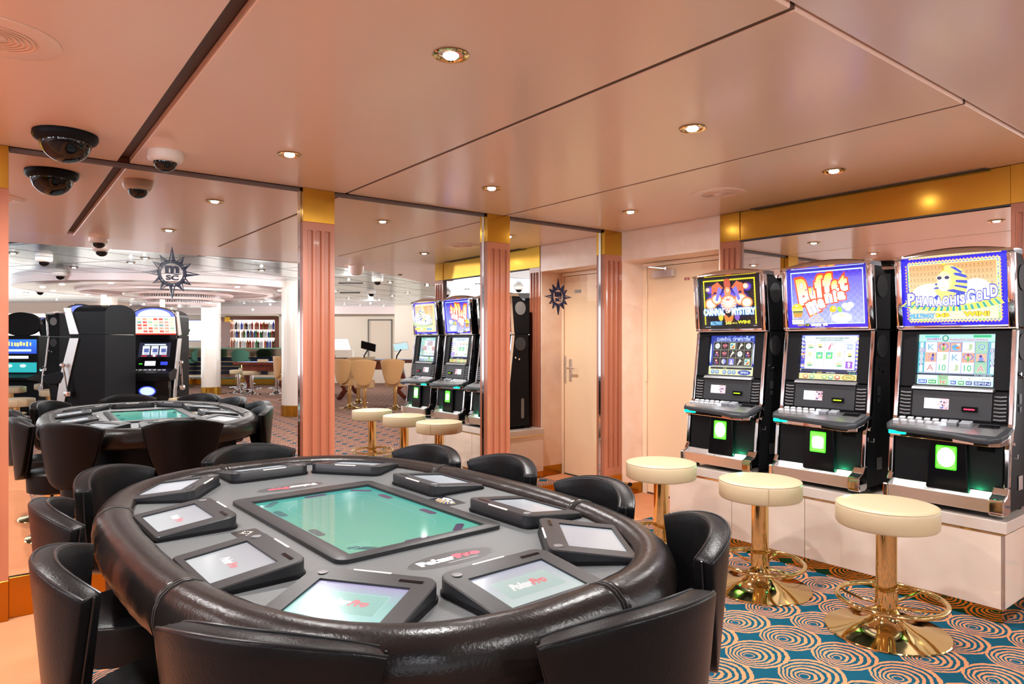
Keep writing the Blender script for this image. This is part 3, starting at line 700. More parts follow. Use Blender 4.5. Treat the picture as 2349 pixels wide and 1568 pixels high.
        for i in range(22):
            for j in range(16):
                if (i+j)%2: 
                    x=.026+i*.0198;y=.024+j*.0195; f=j/15
                    c1=hx('9AA6FF');c2=hx('4A38D0'); a.poly([(x,y),(x+.0198,y),(x+.0198,y+.0195),(x,y+.0195)],tuple(c1[k]*(1-f)+c2[k]*f for k in range(3))); a.z-=a.step
        a.lay()
        def big(ch,x0,y0,x1,y1,rot=0,top='FFD000'):
            a.text(ch,x0,y0,x1,y1,'FFFDF4','F04010',.075,rot=rot,bold=.07,top=top)
        big('B',.062,.140,.135,.305,.14,'F8B400'); a.ell(.088,.260,.013,.019,'F04010',rot=-.3); a.ell(.088,.260,.011,.017,'FFFFFF',rot=-.3); a.line([(.084,.255),(.090,.257),(.092,.268)],.0028,'202020')
        big('u',.138,.168,.185,.245,.12); big('f',.176,.18,.232,.318,.08,'FFC800'); big('f',.226,.19,.284,.325,.04,'FFC800'); big('e',.278,.205,.325,.28,.05); big('t',.322,.212,.376,.308,.06)
        for ch,x0,y0,x1,y1,r in (('m',.120,.085,.20,.165,.38),('a',.190,.115,.235,.175,.2),('n',.236,.145,.285,.205,.15),('i',.288,.150,.310,.222,.1),('a',.312,.160,.362,.212,.05)):
            a.text(ch,x0,y0,x1,y1,'FFFFFF','F05020',.075,rot=r,bold=.07)
        # sandwich
        a.ell(.058,.118,.036,.032,'F8C018',24,0,PI); a.ell(.052,.135,.012,.006,'FFE890'); a.poly([(.018,.12),(.096,.12),(.09,.102),(.024,.102)],'F8E068')
        a.rect(.027,.094,.091,.103,'204838'); a.poly([(.026,.096),(.094,.096),(.084,.064),(.036,.064)],'E86838')
        for i in range(7): a.line([(.031+i*.0095,.094),(.034+i*.0075,.066)],.0025,'F8D030')
        for i in range(6): a.poly([(.03+i*.0105,.088),(.036+i*.0105,.097),(.041+i*.0105,.088)],'38A048')
        a.text('WIN UP TO',.022,.052,.056,.059,'F8D830'); a.rect(.018,.020,.100,.052,'181818'); a.rect(.0205,.0225,.0975,.0495,'FFFFFF'); a.text('750,000',.028,.028,.09,.044,'E87880')
        a.text('CREDITS',.056,.009,.098,.019,'F8D830','402008',.05)
        a.rect(.104,.006,.135,.024,'181818'); a.text('1¢',.108,.009,.131,.021,'F0F020'); a.rect(.142,.006,.210,.026,'181818'); a.rect(.144,.008,.208,.024,'FFFFFF'); a.rect(.217,.007,.250,.029,'181818'); a.rect(.219,.009,.248,.027,'FFF4F4'); bars(a,.223,.014,.244,.021,'F0B0B0',4)
        for y,x0,x1 in ((.078,.145,.195),(.068,.14,.2),(.057,.13,.21),(.046,.12,.225),(.035,.12,.225)):
            bars(a,x0,y,x1,y+.006,'F8D040',16)
        # plain hat, leaf and drumstick shapes stand in for the mascot
        a.ell(.36,.125,.022,.017,'FFFFFF'); a.ell(.388,.128,.022,.018,'FFFFFF'); a.poly([(.352,.118),(.395,.116),(.385,.095),(.362,.096)],'F4F4FF')
        a.ell(.325,.105,.013,.018,'90D040',rot=.5); a.ell(.285,.108,.022,.020,'F8B818',rot=.5); a.ell(.29,.114,.010,.007,'FFE080'); a.line([(.275,.09),(.266,.066)],.007,'FFF4E8')
        a.ell(.335,.055,.062,.032,'FFFFFF'); a.ell(.335,.052,.05,.020,'ECEFFF'); a.ell(.335,.07,.016,.012,'F8D0B8')
        a.rect(.17,.002,.23,.0045,'D8D8F8')
    else:
        a.rect(0,0,W,Hh,'06060C')
        a.rect(.038,.03,W-.040,Hh-.022,'E8D820'); a.rect(.048,.03,W-.050,Hh-.032,'0A0814')
        for i in range(24): a.ell(.05+i*.0168,Hh-.027,.005,.0016,'2A2410',8,rot=random.uniform(-.5,.5))
        for i in range(15):
            for x in (.043,W-.045): a.ell(x,.05+i*.019,.0016,.005,'2A2410',8)
        # glowing burst and abstract ruff, no figure
        for cx,cy,r in ((.13,.20,.07),(.34,.20,.07),(.24,.20,.11),(.10,.27,.04),(.39,.28,.04)):
            for k,c in enumerate(('1E1050','3A28A0','6A50D8')): a.ell(cx,cy,r*(1-.2*k),r*.8*(1-.2*k),c,24)
        for cx,cy,r in ((.10,.175,.05),(.15,.205,.045),(.34,.20,.05),(.385,.175,.045),(.245,.185,.06),(.08,.275,.018),(.38,.285,.024),(.345,.30,.014)):
            for k,c in enumerate(('D07840','F8C8A0','FFF0E0','FFFFFF')): a.ell(cx,cy,r*(1-.2*k),r*.85*(1-.22*k),c,22)
        for i in range(26):
            q=i/26*2*PI; a.poly([(.245,.17),(.245+.062*math.cos(q),.17+.05*math.sin(q)),(.245+.062*math.cos(q+.16),.17+.05*math.sin(q+.16))],'F0B098' if i%2 else 'FFF4EC')
        a.poly([(.215,.335),(.235,.345),(.26,.34),(.268,.30),(.262,.262),(.222,.262),(.216,.30)],'B84A30'); a.ell(.241,.255,.026,.033,'E88858',24); a.ell(.243,.262,.010,.012,'FFE8C8'); a.ell(.243,.262,.006,.008,'F0A070')
        for s in (-1,1):
            a.poly([(.241+s*.03,.28),(.241+s*.075,.325),(.241+s*.125,.30),(.241+s*.13,.225),(.241+s*.10,.26),(.241+s*.08,.24),(.241+s*.06,.265)],'C86038')
            a.poly([(.241+s*.04,.27),(.241+s*.07,.29),(.241+s*.10,.20),(.241+s*.08,.19),(.241+s*.06,.24)],'7A70F0')
        a.ell(.242,.205,.018,.012,'D06848',20,PI,2*PI)
        a.poly([(.20,.115),(.245,.075),(.29,.115),(.27,.05),(.215,.05)],'D87830'); a.ell(.18,.085,.02,.03,'D8C030'); a.ell(.31,.085,.02,.03,'7850B0')
        a.text('CARNIVAL',.040,.094,.212,.142,'FFFFFF','4A98E8',.06,bold=.05); a.text('OF',.222,.108,.258,.128,'FFF4E8','C89060',.06,bold=.04); a.text('MYSTERY',.268,.094,.450,.142,'FFFFFF','4A98E8',.06,bold=.05)
        a.text('MULTIWAY',.094,.026,.190,.052,'80C8F8','205CA8',.05,bold=.04)
        a.text('243',.215,.030,.262,.052,'F8E860','6A3A08',.05,bold=.04); a.text('WAYS TO',.266,.032,.308,.044,'F8E860'); a.text('WIN!',.312,.033,.408,.056,'F4F020','3A3008',.04,bold=.04)
        a.rect(.05,.012,.095,.0145,'C0C0C0'); a.rect(.43,.018,.455,.021,'C0C0C0')
    return a
def slant(y0,z0,y1,z1,x0):
    """matrix: art x -> machine x, art y -> up the slanted face from (y0,z0) to (y1,z1), art z -> toward the player"""
    d=Vector((0,y1-y0,z1-z0)).normalized(); n=Vector((1,0,0)).cross(d)    # n points to -y
    return Matrix(((1,d.x*0,n.x,x0),(0,d.y,n.y,y0),(0,d.z,n.z,z0),(0,0,0,1)))
PROF=[(-.02,.03),(0,.335),(.045,.455),(.105,.93),(.075,1.318)]       # front line of the cabinet side (y,z)
def slot_machine(label,loc,rz,kind,led='g'):
    t=thing('slot_machine',label,'slot machine',loc,rz,'video slot machines on the plinth')
    hw=.275; YB=.305
    # cabinet
    bm=NB()
    side=[(-.02,.028),(0,.335),(.045,.455),(.105,.928),(YB-.01,.928),(YB,.028)]
    prism(bm,[(-.008,.028),(.008,.335),(.05,.455),(.13,.59),(.16,.928),(YB-.01,.928),(YB,.028)],-hw+.022,hw-.022,'x')
    for s in (-1,1): prism(bm,side,s*(hw-.022),s*(hw-.004),'x')
    obj('cabinet',bm,M_blackm,t,bev=.002)
    bm=NB(); prism(bm,[(.109,.934),(.082,1.315),(.15,1.318),(.235,1.262),(YB,1.262),(YB,.934)],-hw+.004,hw-.004,'x'); obj('top_box',bm,M_blackm,t,bev=.002)
    bm=NB(); bx(bm,-.2,.22,.15,.23,1.262,1.325); obj('rear_housing',bm,M_blackm,t)
    for x in (-.23,.23):
        for y in (.03,.27): bm=NB(); lathe(bm,[(.014,0),(.014,.03)],12,(x,y,0)); obj('foot',bm,M_blackm,t)
    # side trims
    for s in (-1,1):
        xa,xb=(hw-.020,hw+.004) if s>0 else (-hw-.004,-hw+.020)
        bm=NB(); prism(bm,[(-.035,.15),(-.018,.335),(.028,.455),(.088,.922),(.118,.922),(.060,.455),(.012,.335),(-.004,.15)],xa,xb,'x'); obj('side_trim',bm,M_chrome,t,bev=.005)
        # speaker discs, locks
        for y,z,r in ((.19,1.185,.066),(.19,.835,.066)):
            bm=NB(); c=[(y+r*math.cos(q*PI/16),z+r*math.sin(q*PI/16)) for q in range(32)]
            prism(bm,c,s*(hw-.002),s*(hw+.0005),'x'); obj('side_speaker',bm,M_grey if (s<0 and z>1) else mat_spk,t)
        for y,z in ((.12,.70),(.165,.685),(.02,.36)):
            bm=NB(); tube(bm,[(s*(hw-.004),y,z),(s*(hw+.012),y,z)],.009,12); obj('lock',bm,M_chrome,t,True)
        bm=NB(); tube(bm,[(s*(hw-.004),.04,.29),(s*(hw+.02),.04,.29),(s*(hw+.02),.04,.31)],.003,6); obj('latch',bm,M_steel,t)
    bm=NB(); prism(bm,rrect(.20,.235,.10,.30,.017),-hw-.0005,-hw+.002,'x'); obj('side_vent',bm,M_grey,t)
    bm=NB(); bx(bm,hw-.001,hw+.001,.12,.18,.12,.19); obj('side_plate',bm,M_steel,t)
    bm=NB(); bx(bm,hw-.005,hw+.0006,.13,.165,.55,.60); bx(bm,hw-.005,hw+.0006,.135,.16,.51,.535); obj('side_sticker',bm,M_dgrey,t)
    # coin tray
    bm=NB(); L=hw-.004
    prism(bm,[(-.085,.028),(-.095,.095),(-.090,.097),(-.078,.045),(-.03,.12),(-.012,.12),(-.012,.028)],-L+.02,L-.06,'x'); obj('coin_tray',bm,M_steel,t,bev=.0015)
    bm=NB(); prism(bm,[(-.10,.030),(-.092,.018),(-.03,.018),(-.005,.03),(-.005,.145),(-.030,.152),(-.055,.115),(-.100,.098)],L-.06,L+.008,'x'); obj('tray_end',bm,M_chrome,t,bev=.008)
    bm=NB(); prism(bm,[(-.10,.030),(-.03,.028),(-.005,.03),(-.005,.145),(-.030,.152),(-.055,.115),(-.100,.098)],-L-.008,-L+.02,'x'); obj('tray_end',bm,M_chrome,t,bev=.006)
    bm=NB(); bx(bm,-.09,-.035,-.060,-.058,.072,.100,M=None); obj('tray_label',bm,M_white,t)
    # lower door
    bm=NB(); prism(bm,[(-.024,.118),(-.012,.118),(.006,.365),(-.010,.365)],-L+.022,L-.022,'x'); ld=obj('lower_door',bm,M_black,t,bev=.002)
    bm=NB(); bx(bm,.14,.215,-.017,-.013,.315,.338); obj('coin_slot',bm,M_blackg,ld)
    # raised bill unit with a lit green card
    bm=NB(); prism(bm,[(-.085,.10),(.115,.10),(.10,.362),(-.075,.362)],lambda p:-.02,lambda p:-.052+(p[1]-.1)*.06,'y'); bu=obj('bill_acceptor',bm,M_blackg,t,bev=.010)
    a=Art(); a.poly(rrect(0,.098,0,.122,.007),'48E818'); a.rr(.006,.006,.092,.116,.008,'80FF50'); a.rr(.014,.022,.084,.094,.014,'D8FFE0'); a.ell(.049,.062,.036,.034,'FFFFFF'); a.line([(.018+q*.0155,.040-(.006 if 0<q<4 else 0)) for q in range(5)],.002,'A8B8F0')
    if kind!='buffet': a.ell(.049,.062,.042,.050,'F4FFF4')
    a.build('green_display',M_art,bu,M=slant(-.0505,.205,-.0435,.327,-.038))
    l=bpy.data.lights.new('payout_light','POINT'); l.energy=1.6; l.color=(.05,1,.4); l.shadow_soft_size=.003
    lo=bpy.data.objects.new('payout_light',l); COL.objects.link(lo); lo.parent=t; lo.location=(.150,-.045,.112)
    # button deck
    DK=[(-.278,.062),(-.282,-.045),(-.262,-.082),(-.20,-.094),(-.06,-.104),(.06,-.118),(.16,-.142),(.225,-.142),(.268,-.110),(.282,-.045),(.278,.062)]
    zt=lambda p:.452+(p[1]-.06)*.30
    bm=NB(); prism(bm,DK,lambda p:zt(p)-.028,zt,'z'); dk=obj('button_deck',bm,M_dgrey,t,bev=.008)
    bm=NB(); prism(bm,[(x*.985,y*.86+.004) for x,y in DK],lambda p:.362+(p[1])*.10,lambda p:zt(p)-.028,'z'); obj('deck_chrome_lip',bm,M_chrome,t,bev=.005)
    bm=NB(); prism(bm,[(-.268,.05),(-.27,-.045),(-.25,-.074),(-.19,-.083),(.02,-.094),(.14,-.10),(.245,-.098),(.262,.045)],lambda p:zt(p)-.002,lambda p:zt(p)+.001,'z'); obj('deck_plate',bm,M_steel,t)
    TI=math.atan(.30)
    def btn(x,y,w_,d_,h_,m,name):
        bm=NB(); bx(bm,-w_/2,w_/2,-d_/2,d_/2,0,h_,.003,2); o=obj(name,bm,m,dk,loc=(x,y,zt((x,y))),rot=(TI,0,0)); return o
    for i in range(6):
        btn(-.225+i*.041,.022,.028,.018,.013,M_btn,'small_button'); btn(-.242+i*.041,-.018,.028,.018,.013,M_btn,'small_button')
    btn(.028,-.004,.046,.044,.020,M_btn2,'large_button'); btn(.09,-.008,.050,.046,.022,M_btn2,'large_button'); 
    a=Art(); a.rect(0,0,.038,.05,'D8E0F8'); a.build('card_label',M_scr,dk,M=Matrix.Translation((-.035,-.03,zt((0,-.03))+.002))@Matrix.Rotation(TI,4,'X'))
    bm=NB(); bx(bm,-.045,.045,-.02,.02,0,.0015); obj('ticket_slot',bm,M_blackg,dk,loc=(.185,.005,zt((0,.005))+.001),rot=(TI,0,0))
    bm=NB(); bx(bm,-.252,-.172,-.090,-.070,.368,.386,.003); obj('green_light',bm,M_em_g,t)
    # belly panel with player display and card reader
    bm=NB(); prism(bm,[(.048,.452),(.030,.462),(.052,.600),(.075,.612)],-.185,.185,'x'); bp=obj('belly_panel',bm,M_dgrey,t,bev=.003)
    a=Art(); a.rect(0,0,.118,.056,'F4F6FF'); a.rect(.072,0,.118,.056,'E0B8C0'); 
    for k in range(16): a.ell(random.uniform(.07,.114),random.uniform(.006,.05),.005,.005,random.choice(['3A3060','FFFFFF','D08090','6070B0','F8E0D0']),9)
    a.rect(.015,.02,.045,.024,'C8C0D0'); a.build('player_display',M_art,bp,M=slant(.0355,.505,.0444,.561,-.125))
    bm=NB(); bx(bm,.055,.125,.028,.05,.500,.528,.003); obj('card_reader',bm,M_blackg,bp)
    bm=NB(); bx(bm,.066,.114,.0255,.03,.511,.517); obj('reader_light',bm,{'g':M_em_lg,'r':M_em_r}[led],bp)
    for s in (-1,1):
        bm=NB(); prism(bm,[(.048,.455),(.036,.462),(.058,.606),(.075,.612)],s*.187,s*.252,'x'); g=obj('speaker_grille',bm,M_black,t)
        for k in range(7):
            z=.470+k*.019; y=.034+(z-.462)*.153
            bm=NB(); tube(bm,[(s*.194,y,z),(s*.22,y-.006,z-.001),(s*.246,y,z+.002)],.0045,6); obj('grille_slat',bm,M_steelD,g,True)
    # screen bezel and main screen
    n=6
    out=rrect(-.253,.253,0,.300,.008,n); inn=rrect(-.1825,.1825,.012,.287,.002,n)
    bm=NB(); framed(bm,out,inn,lambda p:.0,lambda p:-.03,.028)
    Mz=slant(.066,.618,.104,.918,0)
    for v in bm.verts: v.co=Mz@v.co
    obj('screen_bezel',bm,M_black,t)
    screen_art(kind).build('game_screen',M_scr,t,M=slant(.066,.618,.104,.918,0)@Matrix.Translation((-.1825,.012,-.0265)))
    bm=NB(); prism(bm,[(.040,.606),(.048,.618),(.085,.632),(.085,.606)],-.19,.19,'x'); obj('screen_ledge',bm,M_steelD,t,bev=.002)
    # topper: chrome frame, arch cap, lit glass
    y0,z0,y1,z1=.092,.945,.060,1.315
    Mt=slant(y0,z0,y1,z1,0)
    fr=NB(); bx(fr,-hw-.004,-.2445,-.012,.008,-.02,.018,.005,2)
    bx(fr,-hw-.004,-.2445,0,.362,-.02,.018,.006,2); 
    for v in fr.verts: v.co=Mt@v.co
    obj('topper_frame',fr,M_chrome,t,True)
    fr=NB(); bx(fr,.2445,hw+.004,-.012,.362,-.02,.018,.006,2)
    for v in fr.verts: v.co=Mt@v.co
    obj('topper_frame',fr,M_chrome,t,True)
    fr=NB(); bx(fr,-.244,.244,-.012,.004,-.02,.010,.003,2)
    for v in fr.verts: v.co=Mt@v.co
    obj('topper_frame',fr,M_chrome,t,True)
    bm=NB(); k=16; rows=[]
    for i in range(k+1):
        x=-hw-.004+(2*hw+.008)*i/k; q=x/(hw+.004); ar=.032*(1-q*q)
        zb=1.303; ztp=1.322+ar
        rows.append([(x,.050,zb),(x,.030-.006*(1-q*q),zb+.006+ar*.25),(x,.032,zb+.016+ar*.7),(x,.055,ztp),(x,.10,ztp+.004),(x,.16,1.325+ar*.9),(x,.17,1.30),(x,.07,1.30)])
    V=[[bm.verts.new(p) for p in r] for r in rows]
    for A,B in zip(V[:-1],V[1:]):
        m_=len(A)
        for j in range(m_): bm.faces.new([A[j],A[(j+1)%m_],B[(j+1)%m_],B[j]])
    bm.faces.new(V[0]); bm.faces.new(V[-1][::-1]); obj('arched_cap',bm,M_chrome,t,55)
    glass_art(kind).build('lit_topper_glass',M_art,t,M=Mt@Matrix.Translation((-.244,.004,.004)))
    bm=NB(); bx(bm,-.244,.244,.003,.362,-.018,.003)
    for v in bm.verts: v.co=Mt@v.co
    obj('glass_backing',bm,M_black,t)
    bm=NB(); bx(bm,-hw,hw,.09,.12,.926,.938,.003); obj('split_trim',bm,M_steel,t)
    return t
mat_spk=mat('dark_speaker_disc',(.03,.03,.031),.7)
M_btn=mat('silver_white_button','D8D8DC',.25,coat=.4)
M_btn2=mat('grey_button','8C9096',.25,coat=.4)
M_steelD=mat('dark_steel',(.22,.22,.23),.35,.6)
SX=3.935
sm1=slot_machine('slot machine reading CARNIVAL OF MYSTERY, black and orange topper, leftmost of three',(SX,2.765,PT),-PI/2,'carnival')
sm2=slot_machine('slot machine reading Buffet mania on a purple checked topper',(SX,2.085,PT),-PI/2,'buffet')
sm3=slot_machine("slot machine reading PHARAOH'S GOLD with a blue bordered topper",(SX,1.405,PT),-PI/2,'pharaoh','r')

# ------------------------------------------------------------------ cream bar stools
def stool(label,loc,rz=0,chrome=False,name='bar_stool',grp='round cream stools by the slot machines'):
    t=thing(name,label,'stool',loc,rz,grp); mm=M_chrome if chrome else M_brassp
    b=NB(); lathe(b,[(0,.492),(.19,.492),(.211,.498),(.217,.507),(.217,.578),(.214,.589),(.207,.595),(.17,.5995),(0,.601)],56,cap=False); s=obj('seat_cushion',b,M_cream,t,True)
    b=NB(); tube(b,[(.2135*math.cos(q*PI/28),.2135*math.sin(q*PI/28),.5905) for q in range(56)],.0025,6,True); obj('piping',b,M_cream,s,True)
    b=NB(); tube(b,[(.2185,0,.502),(.2185,0,.586)],.0015,5); obj('side_seam',b,M_creamd,s)
    b=NB(); lathe(b,[(.045,.20),(.045,.491),(.07,.4915)],32,cap=False); obj('column',b,mm,t,True)
    b=NB(); lathe(b,[(.0485,.10),(.0485,.198),(.046,.200),(.0485,.202),(.0485,.210),(.045,.211)],32,cap=False); obj('column_sleeve',b,mm,t,True)
    b=NB(); lathe(b,[(.262,0),(.265,.004),(.262,.009),(.225,.014),(.18,.022),(.12,.036),(.08,.058),(.058,.085),(.050,.115),(.0485,.12)],64,cap=False); obj('base',b,mm,t,True)
    b=NB(); tube(b,[(.02+.222*math.cos(q*PI/32)*1.03,.222*math.sin(q*PI/32),.150) for q in range(64)],.0115,12,True); fr=obj('foot_ring',b,mm,t,True)
    for a in (.6,PI-.6,PI+.6,-.6):
        b=NB(); tube(b,[(.045*math.cos(a),.045*math.sin(a),.125),(.12*math.cos(a),.12*math.sin(a),.128),(.2*math.cos(a)+.015,.2*math.sin(a),.142),(.222*math.cos(a)+.02,.222*math.sin(a),.150)],.0075,8); obj('ring_bracket',b,mm,fr,True)
    return t
s1=stool('round cream stool with brass base in front of the leftmost slot machine',(3.34,2.80,0),2.5)
stool('round cream stool with brass foot ring in front of the middle slot machine',(3.345,2.112,0),3.9)
stool('round cream stool with brass base nearest the camera at the right',(3.315,1.437,0),5.5)

# ------------------------------------------------------------------ poker table
TC=(1.005,2.205); TR=math.radians(2.3)
tb=thing('poker_table','large oval electronic poker table with padded black leather rail','table',(*TC,0),TR)
def sell(a,b_,n,k=240):
    pts=[]
    for i in range(k):
        t_=2*PI*i/k; c=math.cos(t_); s=math.sin(t_)
        pts.append((a*math.copysign(abs(c)**(2/n),c),b_*math.copysign(abs(s)**(2/n),s)))
    # even out
    P=pts+[pts[0]]; L_=[0]
    for p,q in zip(P[:-1],P[1:]): L_.append(L_[-1]+math.dist(p,q))
    out=[];j=0
    for i in range(k):
        d=L_[-1]*i/k
        while L_[j+1]<d: j+=1
        f=(d-L_[j])/max(1e-9,L_[j+1]-L_[j]); out.append((P[j][0]+(P[j+1][0]-P[j][0])*f,P[j][1]+(P[j+1][1]-P[j][1])*f))
    return out
IN=sell(.622,1.030,2.75)
NM=[]
for i in range(240):
    p=IN[i-1];q=IN[(i+1)%240]; d=Vector((q[0]-p[0],q[1]-p[1])).normalized(); NM.append((d.y,-d.x))
b=NB(); prism(b,[(p[0]+n[0]*.03,p[1]+n[1]*.03) for p,n in zip(IN,NM)],.71,.752); obj('table_bed',b,M_lam,tb)
RP=[(-.002,.750),(.003,.763),(.014,.775),(.036,.784),(.062,.786),(.088,.778),(.110,.760),(.122,.733),(.126,.700),(.119,.668),(.102,.650),(.060,.642),(.035,.69)]
def seam_i(ang):
    best=min(range(240),key=lambda i:abs((math.atan2(IN[i][1],IN[i][0])-math.radians(ang)+PI)%(2*PI)-PI)); return best
def ang(x,y): return math.degrees(math.atan2(y,x))
SE=sorted([seam_i(ang(*p)) for p in [(-.66,-.45),(.10,-1.09),(.66,-.50),(.66,.45),(-.12,1.12),(-.67,.56)]])
for a,c in zip(SE,SE[1:]+[SE[0]+240]):
    bm=NB(); rings=[]
    idx=list(range(a,c+1))
    for k,i in enumerate(idx):
        i%=240; sh=.9935 if k in (0,len(idx)-1) else 1.0
        ring=[]
        for o,z in RP:
            o2=.06+(o-.06)*sh; z2=.72+(z-.72)*sh
            wob=.0009*math.sin(i*1.7+o*60)+.0007*math.sin(i*.73)
            ring.append(bm.verts.new((IN[i][0]+NM[i][0]*(o2+wob),IN[i][1]+NM[i][1]*(o2+wob),z2)))
        rings.append(ring)
    for A,B in zip(rings[:-1],rings[1:]):
        for j in range(len(RP)): bm.faces.new([A[j],A[(j+1)%len(RP)],B[(j+1)%len(RP)],B[j]])
    bm.faces.new(rings[0][::-1]); bm.faces.new(rings[-1]); r=obj('rail_pad',bm,M_rail,tb,'all')
    for off in (-1,1):
        i=a%240; dx_,dy_=-NM[i][1],NM[i][0]
        bm=NB(); tube(bm,[(IN[i][0]+NM[i][0]*o+dx_*.006*off,IN[i][1]+NM[i][1]*o+dy_*.006*off,z+.0006) for o,z in [(.06+(o-.06)*1.005,.72+(z-.72)*1.005) for o,z in RP[1:10]]],.0011,5); obj('stitching',bm,M_stitch,r)
b=NB(); prism(b,[(p[0]*.93,p[1]*.95) for p in IN],.50,.709); obj('apron',b,M_blackm,tb)
b=NB(); bx(b,-.26,.26,-.5,.5,.06,.50,.02,3); obj('pedestal',b,M_blackm,tb)
b=NB(); bx(b,-.30,.30,-.55,.55,.0,.06,.01,2); obj('plinth_foot',b,M_blackg,tb)
# centre screen
ZB=.752
fo=rrect(-.286,.286,-.475,.43,.035,6); fi=rrect(-.237,.237,-.437,.352,.003,6)
b=NB(); framed(b,fo,fi,lambda p:ZB+.014,lambda p:ZB,.010,chamfer=.002); sf=obj('screen_surround',b,M_dgrey2 if 'M_dgrey2' in globals() else M_dgrey,tb,40)
a=Art(.00006)
a.poly([(-.237,-.437),(.237,-.437),(.237,.352),(-.237,.352)],'000000',['8FE0C0','5ED8BC','18B0A8','30C0B0'])
def rl(x0,x1,y0,y1,r,wd,c): a.line(rrect(x0,x1,y0,y1,r,7),wd,c,True)
rl(-.165,.165,-.33,.26,.10,.0025,'86D8E0'); rl(-.222,.222,-.415,.335,.12,.0015,'70C8D0')
for x,y,r in [(-.205,.15,PI/2),(-.205,-.15,PI/2),(.205,.15,PI/2),(.205,-.15,PI/2),(-.18,.30,.8),(.18,.30,-.8),(.17,-.385,.8),(-.17,-.385,-.8),(0,.325,0),(0,-.415,0)]:
    pts=rrect(-.045,.045,-.014,.014,.013,4); c_=math.cos(r);s_=math.sin(r)
    a.poly([(x+p[0]*c_-p[1]*s_,y+p[0]*s_+p[1]*c_) for p in pts],'5A4470' if x>=-.1 else '3F7F84')
for y in (.02,.05,.08,-.02): a.line([(.19+.012*math.cos(q*PI/8),y+.012*math.sin(q*PI/8)) for q in range(16)],.001,'60C8C8',True)
for k,sx_ in enumerate((-.03,0,.03)): bars(a,-.20,-.36+sx_*.6,-.13,-.352+sx_*.6,'A8ECD8',10)
a.build('table_screen',M_felt,tb,M=Matrix.Translation((0,0,ZB+.0045)))
# printed decals
def pokerpro(a,x0,y0,x1,y1,shear=.0):
    m=x0+(x1-x0)*.585
    a.text('Poker',x0,y0,m+(.003 if shear else -.001),y1,'F4F4F4',bold=.075,shear=shear); a.text('Pro',m-(.003 if shear else 0),y0+.0,x1,y1,'E0485A',bold=.075,shear=shear)
def decal(x,y,rz):
    a=Art(); a.ell(0,0,.141,.052,'6A6E70',40); a.ell(0,0,.139,.050,'3E4142',40); pokerpro(a,-.105,-.014,.095,.022); a.rect(-.03,-.031,.07,-.029,'C0C0C0')
    return a.build('logo_decal',M_print,tb,M=Matrix.Translation((x,y,ZB+.0006))@Matrix.Rotation(rz,4,'Z'))
decal(-.015,-.612,0); decal(0,.565,PI)
a=Art(); a.poly(rrect(-.07,.07,-.04,.04,.008),'1C1614'); 
for q in range(12): 
    an=q*PI/6; rr_=.024 if q%3==0 else .018
    a.poly([(-.035+rr_*math.cos(an),.0+rr_*math.sin(an)),(-.035+.01*math.cos(an+.25),.01*math.sin(an+.25)),(-.035+.01*math.cos(an-.25),.01*math.sin(an-.25))],'E8E4DC')
a.ell(-.035,0,.009,.009,'1C1614'); a.text('MSC',-.005,-.014,.055,.014,'E8E4DC')
a.build('logo_card',M_print,tb,M=Matrix.Translation((-.368,-.03,ZB+.0006))@Matrix.Rotation(-PI/2,4,'Z'))
a=Art(); a.poly(rrect(-.07,.07,-.042,.042,.004),'14121C'); a.ell(0,.012,.05,.018,'2A2A70'); 
for q in range(9): a.poly([(0,-.006),(.055*math.cos(q*PI/8),.034*math.sin(q*PI/8)),(.055*math.cos(q*PI/8+.12),.034*math.sin(q*PI/8+.12))],'E8C840')
a.line([(-.045+q*.0095,-.004+.012*math.sin(q*2.1)) for q in range(11)],.006,'F4F4F4'); a.ell(.02,-.02,.03,.008,'D8D8D8')
a.build('logo_card',M_print,tb,M=Matrix.Translation((.352,-.05,ZB+.0006))@Matrix.Rotation(PI/2,4,'Z'))
